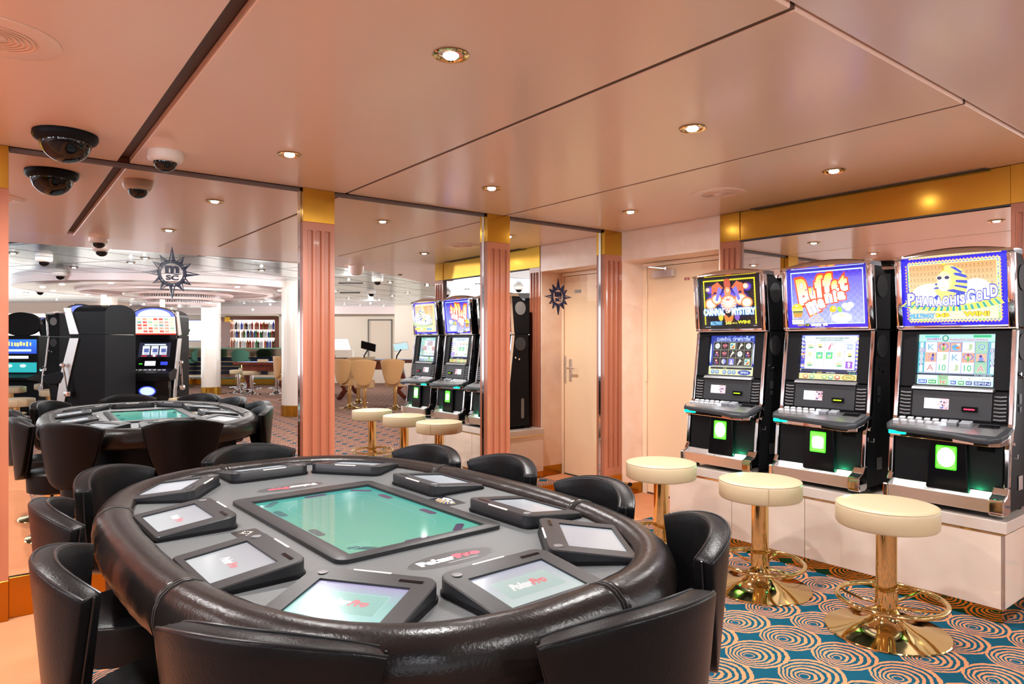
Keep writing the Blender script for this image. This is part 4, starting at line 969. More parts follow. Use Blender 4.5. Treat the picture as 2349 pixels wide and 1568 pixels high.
# player terminals : local x along the rim, -y towards the player
tf_o=rrect(-.168,.168,-.122,.122,[.012,.012,.036,.036],6); tf_i=rrect(-.118,.118,-.104,.062,.002,6)
zt_=lambda p:.018+(p[1]+.122)/.244*.028
def terminal(x,y,rz,lit,first=None):
    M0=Matrix.Translation((x,y,ZB))@Matrix.Rotation(rz,4,'Z')
    def pl(o):
        o.matrix_local=M0; return o
    if first is None:
        b=NB(); framed(b,tf_o,tf_i,zt_,lambda p:.010,.006,chamfer=.004); bo=obj('player_terminal',b,M_dgrey2,tb,35)
        b=NB(); prism(b,rrect(-.172,.172,-.126,.126,[.014,.014,.038,.038],6),.0,.0095,'z',bev=.003); obj('terminal_foot',b,M_blackm,bo)
        b=NB(); bx(b,.075,.135,.086,.096,0,.0012); 
        for v in b.verts: v.co.z+=zt_((v.co.x,v.co.y))-.0002
        obj('card_slot',b,M_blackg,bo)
        b=NB(); lathe(b,[(.013,0),(.013,.0015),(.009,.002),(0,.001)],20,(-.128,.092,zt_((0,.092))-.0004),cap=False); obj('round_button',b,M_steelD,bo,True)
        b=NB(); bx(b,-.06,.04,.1175,.1225,0,.004)
        for v in b.verts: v.co.z+=zt_((v.co.x,v.co.y))-.0035
        obj('light_strip',b,M_white,bo)
    else:
        bo=first.copy(); COL.objects.link(bo); bo.parent=tb
        for g in TK: e=g.copy(); COL.objects.link(e); e.parent=bo
    pl(bo)
    a=Art()
    if lit==2:
        a.rect(-.118,-.104,.118,.062,'8FE4DC','8878C0'); a.rect(-.118,-.104,.118,-.02,'90E0DC','66C8BE'); a.rect(-.118,-.02,.118,.062,'66C8BE','8C80C4')
        a.rect(-.088,-.068,.088,.022,'90E0D8'); a.rect(-.086,-.066,.086,.020,'4FB8A8','5FC0B4')
        for q in range(22): a.rect(-.086+q*.0078,-.066,-.0835+q*.0078,.020,'66C6B8'); a.z-=a.step
        a.lay(); pokerpro(a,-.055,-.034,.055,-.006,.3); a.rect(-.112,.054,-.096,.058,'E0E0F8')
    elif lit==1:
        a.rect(-.118,-.104,.118,.062,'BCC8CC','8890A0'); pokerpro(a,-.05,-.034,.05,-.008,.3)
    elif lit==3:
        a.rect(-.118,-.104,.118,.062,'B8D4D0','8F98B4'); a.rect(-.086,-.066,.086,.020,'8FBAB4','9AC0BC'); pokerpro(a,-.055,-.036,.055,-.004,.3)
    else:
        a.rect(-.118,-.104,.118,.062,'C4CCD4','A8B0BC')
    # follow the sloping recess
    sl=math.atan(.028/.244); Mx=Matrix.Translation((0,0,.018+.122/.244*.028-.0055))@Matrix.Rotation(sl,4,'X')@Matrix.Diagonal((1,1/math.cos(sl),1,1))
    a.build('terminal_screen',M_term,bo,M=Mx)
    return bo
M_dgrey2=mat('charcoal_console_plastic',(.016,.017,.019),.36,bump=.12,bscale=320,spec=.4)
sf.data.materials[0]=M_dgrey2
TL=[(-.395,-.765,214-270,2),(-.025,-.925,0,3),(.345,-.775,323-270,0),(.452,-.375,90,0),(.468,.195,90,0),(.375,.735,37-270,0),(.0,.895,180,0),(-.395,.745,146-270,0),(-.492,.235,-90,1),(-.502,-.330,-90,1)]
first=None
for x,y,r,l in TL:
    if first is None:
        first=terminal(x,y,math.radians(r),l); TK=[c for c in kids(first) if c.name.split('.')[0]!='terminal_screen']
    else: terminal(x,y,math.radians(r),l,first)

# ------------------------------------------------------------------ leather tub chairs
def back_bm(R=.30,top=.85,bot=.42,hwt=.235,hwb=.115,th=.058,cx=.085,arch=.045,lean=.035):
    bm=NB(); ns,nt_=18,12; G=[]
    for side in (0,1):
        g=[]
        for j in range(nt_+1):
            t_=j/nt_; row=[]
            hw=hwb+(hwt-hwb)*(t_**.75)
            for i in range(ns+1):
                s=-1+2*i/ns; Z=bot+(top-arch*abs(s)**2.2-bot)*t_
                Z+=(1-t_)*.05*s*s
                r=R+(th if side else 0); ph=s*hw/R
                if abs(s)>.99: ph*=.985
                ex=lean*(1-t_)
                row.append(bm.verts.new((cx-r*math.cos(ph)+ex,r*math.sin(ph),Z)))
            g.append(row)
        G.append(g)
    for side,g in enumerate(G):
        for j in range(nt_):
            for i in range(ns):
                q=[g[j][i],g[j][i+1],g[j+1][i+1],g[j+1][i]]; bm.faces.new(q if side else q[::-1])
    A,B=G
    for i in range(ns):
        bm.faces.new([A[-1][i],A[-1][i+1],B[-1][i+1],B[-1][i]]); bm.faces.new([B[0][i],B[0][i+1],A[0][i+1],A[0][i]])
    for j in range(nt_):
        bm.faces.new([A[j][0],A[j+1][0],B[j+1][0],B[j][0]]); bm.faces.new([B[j][-1],B[j+1][-1],A[j+1][-1],A[j][-1]])
    return bm
def rim(R,off,top,hwt,cx,arch,th,z):
    p=[]
    for i in range(19):
        s=-1+2*i/18; r=R+off; ph=s*hwt/R*.985
        p.append((cx-r*math.cos(ph),r*math.sin(ph),top-arch*abs(s)**2.2+z))
    return p
def tub_chair(name,label,loc,rz,leather,pip,metal,grp,top=.85,zs=.47,bot=.42):
    t=thing(name,label,'chair',loc,rz,grp)
    kw=dict(top=top,bot=bot)
    bk=obj('backrest',back_bm(**kw),leather,t,'all',bev=.011)
    bm=NB()
    tube(bm,rim(.30,.006,top,.235,.085,.045,.058,.0005),.0028,6); tube(bm,rim(.30,.052,top,.235,.085,.045,.058,.0005),.0028,6); obj('piping',bm,pip,bk,True)
    for s in (-1,1):
        P=[]
        for j in range(11):
            t_=j/10; hw=.115+(.235-.115)*(t_**.75); ph=s*(hw/.30+.004); P.append((.085-.329*math.cos(ph)+.035*(1-t_),.329*math.sin(ph),bot+.05*(1-t_)+(top-.045-bot)*t_))
        bm=NB(); tube(bm,P,.0028,6); obj('edge_seam',bm,pip,bk,True)
    bm=NB(); lathe(bm,[(0,zs-.15),(.165,zs-.15),(.195,zs-.14),(.20,zs-.03),(.196,zs-.012),(.18,zs-.003),(0,zs+.004)],44,(.02,0,0),cap=False); s_=obj('seat_cushion',bm,leather,t,True)
    bm=NB(); tube(bm,[(.02+.1975*math.cos(q*PI/22),.1975*math.sin(q*PI/22),zs-.018) for q in range(44)],.003,6,True); obj('piping',bm,pip,s_,True)
    bm=NB(); lathe(bm,[(.04,.03),(.04,zs-.151),(.07,zs-.151)],28,(.02,0,0),cap=False); obj('column',bm,metal,t,True)
    bm=NB(); lathe(bm,[(.205,0),(.208,.004),(.205,.009),(.15,.018),(.09,.032),(.055,.055),(.041,.09)],48,(.02,0,0),cap=False); obj('base',bm,metal,t,True)
    return t
G1='black leather tub chairs around the poker table'
CHS=[((0.539,1.383),38,'black leather tub chair at the bottom left, its back filling the lower edge'),
((1.045,1.106),87,'black leather tub chair at the bottom centre right, large tilted back nearest the right'),
((1.468,1.342),140,'black leather tub chair facing left, between the table and the middle stool'),
((1.581,1.818),170,'black leather tub chair beyond the table, in front of the brass door stop'),
((1.614,2.397),180,'black leather tub chair beyond the table, below the third mirror'),
((1.5,2.821),190,'black leather tub chair beyond the table, below the middle mirror'),
((1.045,3.232),283,'black leather tub chair against the left mirror, left of the coral pilaster'),
((0.534,3.042),320,'black leather tub chair at the far left corner of the table'),
((0.364,2.618),-1,'black leather tub chair on the left side, behind the nearest left one'),
((0.342,1.951),-4,'black leather tub chair at the left edge, showing its narrow side')]
c0=None
for (mx,my),fa,lb in CHS:
    f=math.radians(fa); 
    loc=(mx,my,0)
    if c0 is None: c0=tub_chair('tub_chair',lb,loc,f,M_leath,M_leathp,M_brassp,G1,top=.84)
    else: dup(c0,loc,f,lb)
# ================================================================== the rest of the casino, behind the camera, seen in the mirrors
FZ=2.42
AN=math.radians(37.6)                      # real heading of image-right for things that face the mirror squarely
RZF=math.radians(-142.4)                   # machines whose front faces the mirror squarely
mc=st(obj('ceiling_metal',bx(NB(),-8,12.5,-18.5,.11,FZ+.03,FZ+.08),M_joint)); mc.name='ceiling.001'
ca,sa=math.cos(math.radians(-33)),math.sin(math.radians(-33))
tile=None; cnt=0
for i in range(-20,40):
    for j in range(-40,20):
        lx,ly=i*1.5,j*.75
        x,y=lx*ca-ly*sa,lx*sa+ly*ca
        if y>-.75 or y<-18 or x<-1: continue
        yv=2*MY-y; wd=FW[0]*x+FW[1]*yv; uu=1174.5+FPX*(RT[0]*x+RT[1]*yv)/wd
        if uu<-160 or uu>1160 or wd>25: continue
        if cnt>=290: continue
        if tile is None:
            tile=obj('ceiling_tile',bx(NB(),-.738,.738,-.363,.363,0,.025,.004,1),M_metalc,mc); o=tile
        else: o=tile.copy(); COL.objects.link(o); o.parent=mc
        o.location=(x,y,FZ); o.rotation_euler=(0,0,math.radians(-33)); cnt+=1
l2=NB(); prism(l2,[(1.9,.118),(3.2,-.05),(3.7,-.12),(4.2,-.32),(5.0,-.95),(6.0,-1.8),(8.5,-3.2),(8.5,.118)],H+.012,FZ-.002); st(obj('trim_2',l2,M_lilac))
st(obj('trim_3',bx(NB(),-3.2,3.2,.09,.118,H+.012,FZ+.03),M_lilac))
# suspended circular ceiling with tiers
cx_,cy_,_=RV(412,13.2)
t=thing('circular_ceiling_feature','large pale circular ceiling ring with stepped discs, seen in the left mirror','ceiling feature',(cx_,cy_,0))
b=NB(); lathe(b,[(2.65,FZ-.002),(2.65,2.305),(2.60,2.295),(1.75,2.295),(1.73,2.30),(1.70,2.36),(0,2.36)],96,cap=False); obj('outer_ring',b,M_lilac,t,True)
b=NB(); lathe(b,[(1.72,2.285),(1.72,2.25),(1.66,2.25),(1.66,2.285)],72,cap=False); obj('inner_ring',b,M_lilac,t,True)
for r,z in ((.96,2.24),(.80,2.145),(.66,2.05)):
    b=NB(); lathe(b,[(0,z+.025),(r,z+.025),(r+.015,z+.005),(r,z-.018),(0,z-.018)],64,cap=False); obj('disc_tier',b,M_lilac,t,True)
b=NB(); 
for q in range(90): a=q*2*PI/90; tube(b,[(.70*math.cos(a),.70*math.sin(a),2.16),(.70*math.cos(a),.70*math.sin(a),2.235)],.011,5); tube(b,[(.58*math.cos(a),.58*math.sin(a),2.07),(.58*math.cos(a),.58*math.sin(a),2.14)],.010,5)
g_=obj('glass_rods',b,M_chrome,t); g_['kind']='stuff'
for q in range(14):
    a=q*2*PI/14; b=NB(); lathe(b,[(.045,-.001),(.03,-.012),(0,-.014)],14,(2.2*math.cos(a),2.2*math.sin(a),2.295),cap=False); obj('bulb',b,M_lampf,t)
# more downlights over the casino, then added fill lamps without fittings
far0=None
FD=[(30,8.2),(300,9.2),(333,8.7),(255,11.5),(600,10.2),(512,12.5),(160,14),(210,16),(130,17.5),(250,19),(300,20),(560,19),(600,18.5),(640,16),(620,21),
 (895,12.3),(830,9.5),(770,14.5),(850,15),(800,17),(870,17.5),(900,16),(935,15),(826,20),(790,19.5),(880,20.5),(980,13),(1010,18),(960,11),(90,11.5),(170,9.8),(60,15),(100,20)]
for u_,w_ in FD:
    x,y,_=RV(u_,w_)
    if far0 is None: far0=downlight('small downlight at the left edge of the left mirror, nearest part of the metal ceiling',x,y,FZ-.002,False,'downlights in the polished metal ceiling'); continue
    dup(far0,(x,y,FZ-.002),0,'small downlight in the '+('nearer' if w_<13 else 'farther')+' part of the metal ceiling, '+('in the middle mirror' if u_>740 else ('left of the star in the left mirror' if u_<330 else 'right of the star in the left mirror')))
for u_,w_,e_,z_ in ((300,8,60,2.35),(600,9,60,2.35),(120,12,60,2.35),(450,16,70,2.35),(800,11,45,2.35),(850,18,70,2.35),(620,18.5,70,2.35),(250,19,60,2.35),(980,12,40,2.35),(330,11.6,9,1.98),(500,11.8,9,1.98),(240,13.5,9,1.98),(580,13.6,9,1.98),(412,15.5,9,1.98)):  # added point lamps without fixtures; the low ones brighten the ceiling ring
    x,y,_=RV(u_,w_); l=bpy.data.lights.new('lamp','POINT'); l.energy=e_*FARK; l.shadow_soft_size=.012; l.color=(1,.97,.95)
    lo=bpy.data.objects.new('lamp',l); COL.objects.link(lo); lo.location=(x,y,z_)
for x,y,e_ in ((-4.6,.5,75),(-4.6,2.8,75),(-6.3,1.6,75),(-3.6,-1.8,75),(-1.2,-2.2,55)):  # added cool lamps out of view, lightening chrome and leather from the left
    l=bpy.data.lights.new('lamp','POINT'); l.energy=e_*FARK; l.shadow_soft_size=.08; l.color=(.84,.9,1)
    lo=bpy.data.objects.new('lamp',l); COL.objects.link(lo); lo.location=(x,y,2.3)
M_camg=M_white
for u_,w_,lb in ((233,7.6,'nearest the pale band'),(101,8.6,'far left over the slot machines'),(138,10.5,'left, behind the nearer two'),(92,14,'far left background'),(866,11.5,'below the metal ceiling in the middle mirror, right'),(918,9.8,'nearest in the middle mirror'),(852,14.5,'small one in the middle mirror'),(627,13.5,'beside the white column')):
    x,y,_=RV(u_,w_); whitecam('white dome camera on the metal ceiling, '+lb,x,y,FZ-.002,1.15,'dome cameras on the metal ceiling')
x,y,_=RV(817,8.6); t=thing('hanging_lamp','small pinkish bell-shaped fitting on the metal ceiling in the middle mirror','ceiling light',(x,y,FZ-.002))
b=NB(); lathe(b,[(.02,0),(.10,-.02),(.16,-.09),(.15,-.11),(.10,-.115),(.085,-.2),(.05,-.23),(0,-.235)],28,cap=False); obj('shade',b,M_lilac,t,True)
for u_,w_ in ((805,12.5),(803,15),(1000,12.5)):
    x,y,_=RV(u_,w_); tag(obj('air_vent',bx(NB(),-.22,.22,-.03,.03,-.012,0),M_seam,None,loc=(x,y,FZ-.001),rot=(0,0,AN)),'dark slot air vent in the metal ceiling, seen in the middle mirror','vent','slot vents in the metal ceiling')
# white round columns
def column(label,u_,w_,r=.23):
    x,y,_=RV(u_,w_); t=thing('round_column',label,'column',(x,y,0),0)
    b=NB(); n=64
    lathe(b,[(r,.20),(r,FZ-.001)],n,cap=False); 
    for v in b.verts:
        a=math.atan2(v.co.y,v.co.x); k=1-.012*(abs(math.sin(a*12))**.5); v.co.x*=k; v.co.y*=k
    obj('shaft',b,M_whitec,t,True)
    b=NB(); lathe(b,[(r+.012,0),(r+.012,.195),(r,.199)],48,cap=False); obj('brass_foot',b,M_brass,t,True)
column('white round column with brass foot, in the centre of the left mirror',484,17.0)
column('large white round column beside the coral pilaster, in the left mirror',680,12.3,.26)
column('white round column left of the television, in the left mirror',386,20.0,.25)
# far walls
st(obj('wall_side',bx(NB(),-8.1,-8,-7,4.3,0,FZ+.05),mat('cream_side_wall','F1EEEA',.45)))
st(obj('wall_left.001',bx(NB(),-8,-5.6,4.2,4.3,0,FZ+.05),mat('cream_side_wall2','F1EEEA',.45)))
st(obj('ceiling_left',bx(NB(),-8,-3.2,.1,4.3,FZ,FZ+.05),M_lilac)).name='ceiling.002'
def FO(name,u0,u1,w_,z0,z1,m,th=.1,parent=None):
    """slab facing the mirror squarely between two image columns"""
    c=RV(600,w_); b=NB(); bx(b,(u0-600)/FPX*w_,(u1-600)/FPX*w_,-th,0,z0,z1); return obj(name,b,m,parent,loc=c,rot=(0,0,AN))
M_fw=mat('bright_cream_wall','F2E4D2',.45)
M_fp=mat('pinkish_wall','EBCDBA',.4)
st(FO('wall_back',-200,1500,24.5,0,FZ+.02,M_fw))
st(FO('wall_back.001',640,1100,21.7,0,FZ+.02,M_fw))
st(FO('trim_4',-100,1500,20.9,2.18,FZ,M_lilac,.25))
st(FO('trim_5',-100,270,19.0,2.12,FZ,M_ceil,.6))
d2=st(FO('door_2',848,898,21.65,0,2.0,mat('far_door','EAD9C6',.4),.02))
b=NB(); 
for a_,c_,z0,z1 in ((845,847.6,0,2.04),(898.4,901,0,2.04),(845,901,2.005,2.04)): bx(b,(a_-600)/FPX*21.6,(c_-600)/FPX*21.6,-.03,.0,z0,z1)
obj('door_frame',b,M_grey,d2).location=(0,0,0); kids(d2)[0].location=(0,.06,0)
t=FO('column_block',905,960,20.5,0,FZ,M_fw,.5); t.name='trim_6'; st(t)
# bar
def G(u_,w_,z=0): return RV(u_,w_,z)
bc=RV(524,20.8)
t=thing('bar_counter','long dark bar counter with brass lines and lit glass top, in the left mirror','bar',(*bc[:2],0),AN)
k=20.8/FPX; X=lambda u_:(u_-524)*k
obj('counter_top',bx(NB(),X(398),X(700),-.5,.06,1.10,1.14,.004,1),mat('bar_top_glass','7FA890',.1),t)
obj('upper_band',bx(NB(),X(400),X(700),-.4,.0,.86,1.10),mat('bronze_mirror',(.35,.28,.2),.08,1),t)
obj('dark_front',bx(NB(),X(402),X(700),-.4,-.01,.30,.86),M_navy,t)
for z in (.30,.43,.56,.70,.855): obj('brass_line',bx(NB(),X(402),X(700),-.012,.008,z,z+.022),M_brassp,t)
obj('foot_ledge',bx(NB(),X(399),X(700),-.1,.35,.20,.24),mat('ledge_green','5E7A70',.15),t)
obj('brass_kick',bx(NB(),X(400),X(700),-.4,-.02,0,.20),M_brass,t)
bb=RV(580,23.0); t=thing('back_bar','glowing back bar shelves framed by coral pilasters, in the left mirror','shelf unit',(*bb[:2],0),AN)
k2=23.0/FPX; X2=lambda u_:(u_-580)*k2
obj('lit_back_panel',bx(NB(),X2(528),X2(630),-.4,-.36,1.0,2.1),mat('lit_back_panel',(1,1,1),.5,emit=(1,.95,.88),es=2.6),t)
obj('pilaster_panel',bx(NB(),X2(505),X2(528),-.4,.0,0,2.16),M_coral,t); obj('pilaster_panel',bx(NB(),X2(630),X2(648),-.4,.0,0,2.16),M_coral,t)
obj('coral_lintel',bx(NB(),X2(516),X2(630),-.4,-.02,2.06,2.20),M_coral,t)
obj('brass_cap',bx(NB(),X2(515.5),X2(528),-.4,.01,2.0,2.16),M_brass,t)
for z in (1.12,1.46,1.74): obj('shelf',bx(NB(),X2(528),X2(630),-.36,-.06,z-.02,z),mat('shelf_glass','F4DCC8',.2,emit=(1,.85,.7),es=.6),t)
for q in range(5):
    b=NB(); lathe(b,[(.03,0),(.02,-.02),(0,-.022)],12,(X2(533+q*22),-.15,2.055),cap=False); obj('spot_bulb',b,M_lampf,t)
cols=[mat('bottle_'+n,c,.1,coat=.3) for n,c in (('amber','8A4A18'),('green','2E7A34'),('clear','D8DCE0'),('dark','1E1816'),('blue','3048A8'),('red','A82820'))]
bp0={}
for zi,z in enumerate((1.12,1.46,1.74)):
    for q in range(22):
        ci=random.choice([0,0,1,2,2,3,4,5]); x_=X2(531+q*4.4); hh=random.choice([.9,1,1.1])
        c_,s_=math.cos(AN),math.sin(AN); yy=-.2+random.uniform(-.05,.06)
        p=(bb[0]+x_*c_-yy*s_,bb[1]+x_*s_+yy*c_,z)
        if ci not in bp0:
            b=NB(); lathe(b,[(0,0),(.036,0),(.037,.01),(.037,.17),(.03,.2),(.014,.23),(.013,.28),(0,.282)],12,cap=False)
            o=obj('bottle',b,cols[ci],None,True); bp0[ci]=o
        else: o=bp0[ci].copy(); COL.objects.link(o)
        o.location=p; o.scale=(1,1,hh); tag(o,'small '+['amber','green','clear','dark','blue','red'][ci]+' bottle on the '+('lower','middle','top')[zi]+' shelf of the lit back bar','bottle','bottles on the back bar')
tv=FO('television',405,468,22.6,1.34,2.05,mat('tv_frame','2A48B0',.2),.06); tag(tv,'wide bright television on the wall beside the bar, in the left mirror','television')
a=Art(); a.rect(0,0,.88,.66,'FFFFFF','F4F8FF'); s_=a.build('tv_screen',M_em_w,tv,M=Matrix.Translation(((406.5-600)/FPX*22.6,.004,1.365))@Matrix.Rotation(PI/2,4,'X'))
# plant in a pot on the bar
x,y,_=RV(421,20.9); t=thing('potted_plant','green leafy plant in a silver pot on the bar end, in the left mirror','plant',(x,y,1.142),AN)
b=NB(); lathe(b,[(0,0),(.07,0),(.10,.16),(.11,.17),(0,.165)],20,cap=False); obj('pot',b,M_steel,t,True)
for q in range(22):
    a_=random.uniform(0,2*PI); l_=random.uniform(.12,.32); zt=random.uniform(.2,.62); b=NB()
    P0=Vector((0,0,.15)); P2=Vector((l_*math.cos(a_),l_*math.sin(a_),zt)); P1=(P0+P2)/2+Vector((0,0,.1)); wv=Vector((-math.sin(a_),math.cos(a_),0))*.05
    v=[b.verts.new(p) for p in (P0,P1-wv,P2,P1+wv)]; b.faces.new(v); v=[b.verts.new(p+Vector((0,0,.003))) for p in (P0,P1-wv,P2,P1+wv)]; b.faces.new(v); obj('leaf',b,M_leaf,t)
# green bar chair
def green_chair(label,u_,w_,rz):
    x,y,_=RV(u_,w_); t=thing('bar_chair',label,'chair',(x,y,0),rz,'green velvet bar chairs')
    b=back_bm(top=1.10,bot=.74,hwt=.26,hwb=.22,lean=.0,arch=.10); obj('backrest',b,M_green,t,True)
    b=NB(); lathe(b,[(0,.70),(.2,.70),(.22,.72),(.22,.80),(.2,.82),(0,.82)],28,cap=False); obj('seat_cushion',b,M_green,t,True)
    b=NB(); lathe(b,[(.035,.02),(.035,.70)],16,cap=False); obj('column',b,M_brassp,t,True)
    b=NB(); lathe(b,[(.22,0),(.22,.012),(.06,.03),(.04,.06)],28,cap=False); obj('base',b,M_brassp,t,True)
    b=NB(); tube(b,[(.2*math.cos(q*PI/12),.2*math.sin(q*PI/12),.24) for q in range(24)],.012,8,True); obj('foot_ring',b,M_brassp,t,True)
green_chair('green velvet bar chair at the bar left of the white column, in the left mirror',430,19.8,AN+PI*.9)
green_chair('green velvet bar chair mostly hidden behind the roulette table, in the left mirror',556,20.0,AN-PI/2)
# gaming tables
def game_table(name,label,u_,w_,rz,Lx=1.3,z=.80):
    x,y,_=RV(u_,w_); t=thing(name,label,'table',(x,y,0),rz,None)
    pts=[(Lx*.5*math.cos(q*PI/14)*1.0,-.62*math.sin(q*PI/14)) for q in range(15)]; pts=[(Lx*.5,.12)]+pts+[(-Lx*.5,.12)]
    b=NB(); prism(b,pts,z-.07,z,bev=.015); obj('wooden_rim',b,M_wood,t)
    b=NB(); prism(b,[(p[0]*.86,p[1]*.82) for p in pts],z+.0005,z+.004); obj('baize',b,M_baize,t)
    b=NB(); prism(b,[(p[0]*.7,p[1]*.6) for p in pts],z-.22,z-.071); obj('apron',b,M_wood,t)
    for s in (-1,1):
        b=NB(); P=[(s*Lx*.30,-.1,z-.2),(s*Lx*.32,-.14,.45),(s*Lx*.27,-.1,.25),(s*Lx*.34,-.2,.08),(s*Lx*.37,-.28,.05)]
        tube(b,P,[.09,.11,.075,.07,.06],10); obj('carved_leg',b,M_wood,t,True)
    b=NB(); bx(b,-.12,.12,.0,.1,z+.004,z+.07); obj('chip_rack',b,M_cream,t)
    return t
game_table('roulette_table','mahogany roulette table with blue baize beyond the white column, in the left mirror',605,17.0,AN+.1,1.5,.82)
rt=game_table('card_table','mahogany card table with blue baize behind the cream chairs, in the middle mirror',850,15.2,AN+.05,2.2,.93)
game_table('card_table','mahogany card table at the left edge of the middle mirror',772,16.9,AN-.1,1.3,.93)
cs=None
for u_,w_,lb in ((547,17.6,'leftmost of the chrome based stools at the roulette table'),(577,17.1,'chrome based stool in front of the roulette table'),(566,19.0,'chrome based stool partly behind another at the roulette table'),(635,17.2,'chrome based stool right of the roulette table leg')):
    x,y,_=RV(u_,w_)
    if cs is None: cs=stool(lb,(x,y,0),0,True,'cream_stool','cream stools at the roulette table')
    else: dup(cs,(x,y,0),0,lb)
tc=None
for u_,w_,a_,lb in ((800,13.6,.5,'tall cream chair, leftmost in the middle mirror, turned sideways'),(822,14.7,0,'tall cream chair second from left in the middle mirror'),(836,13.0,-.1,'tall cream chair in front, centre of the middle mirror'),(906,13.4,.1,'tall cream chair beside the reflected slot machines'),(655,15.5,.9,'tall cream chair at the roulette table half behind the column')):
    x,y,_=RV(u_,w_); f_=AN-PI/2+a_
    if tc is None: tc=tub_chair('tall_cream_chair',lb,(x,y,0),f_,M_tan,M_creamd,M_brassp,'tall cream chairs at the gaming tables',top=1.0,zs=.60,bot=.50)
    else: dup(tc,(x,y,0),f_,lb)
# small screens on arms above the tables
for u_,w_,zz,ry,lb,em in ((845,14.6,1.17,.5,'dark tilted screen on a bent arm above the card table',0),(920,14.2,1.13,-.3,'small pale screen on an arm beside the slot machines',1)):
    x,y,_=RV(u_,w_); t=thing('table_screen_stand',lb+', in the middle mirror','screen',(x,y,.935),AN,None)
    b=NB(); tube(b,[(-.10,0,0),(-.09,0,.1),(0,0,.24)],.014,8); obj('arm',b,M_blackm,t,True)
    b=NB(); bx(b,-.17,.17,-.015,.015,-.09,.09,.01); obj('housing',b,M_blackm if not em else M_white,t,loc=(0,0,.30),rot=(-.4,ry*.5,.2))
    b=NB(); bx(b,-.15,.15,.0155,.018,-.075,.075); obj('display',b,mat('far_display','A8C8D0',.2,emit='A8D0DC',es=.7) if em else M_blackg,t,loc=(0,0,.30),rot=(-.4,ry*.5,.2))
x,y,_=RV(778,16.9); t=thing('cash_register','grey register with an angled pale screen, left edge of the middle mirror','register',(x,y,.936),AN)
b=NB(); bx(b,-.2,.35,-.1,.1,0,.18); obj('cabinet',b,M_fw,t); b=NB(); prism(b,[(-.1,.19),(.30,.19),(.22,.46),(-.1,.46)],-.02,.02,'y'); obj('screen',b,M_steel,t)
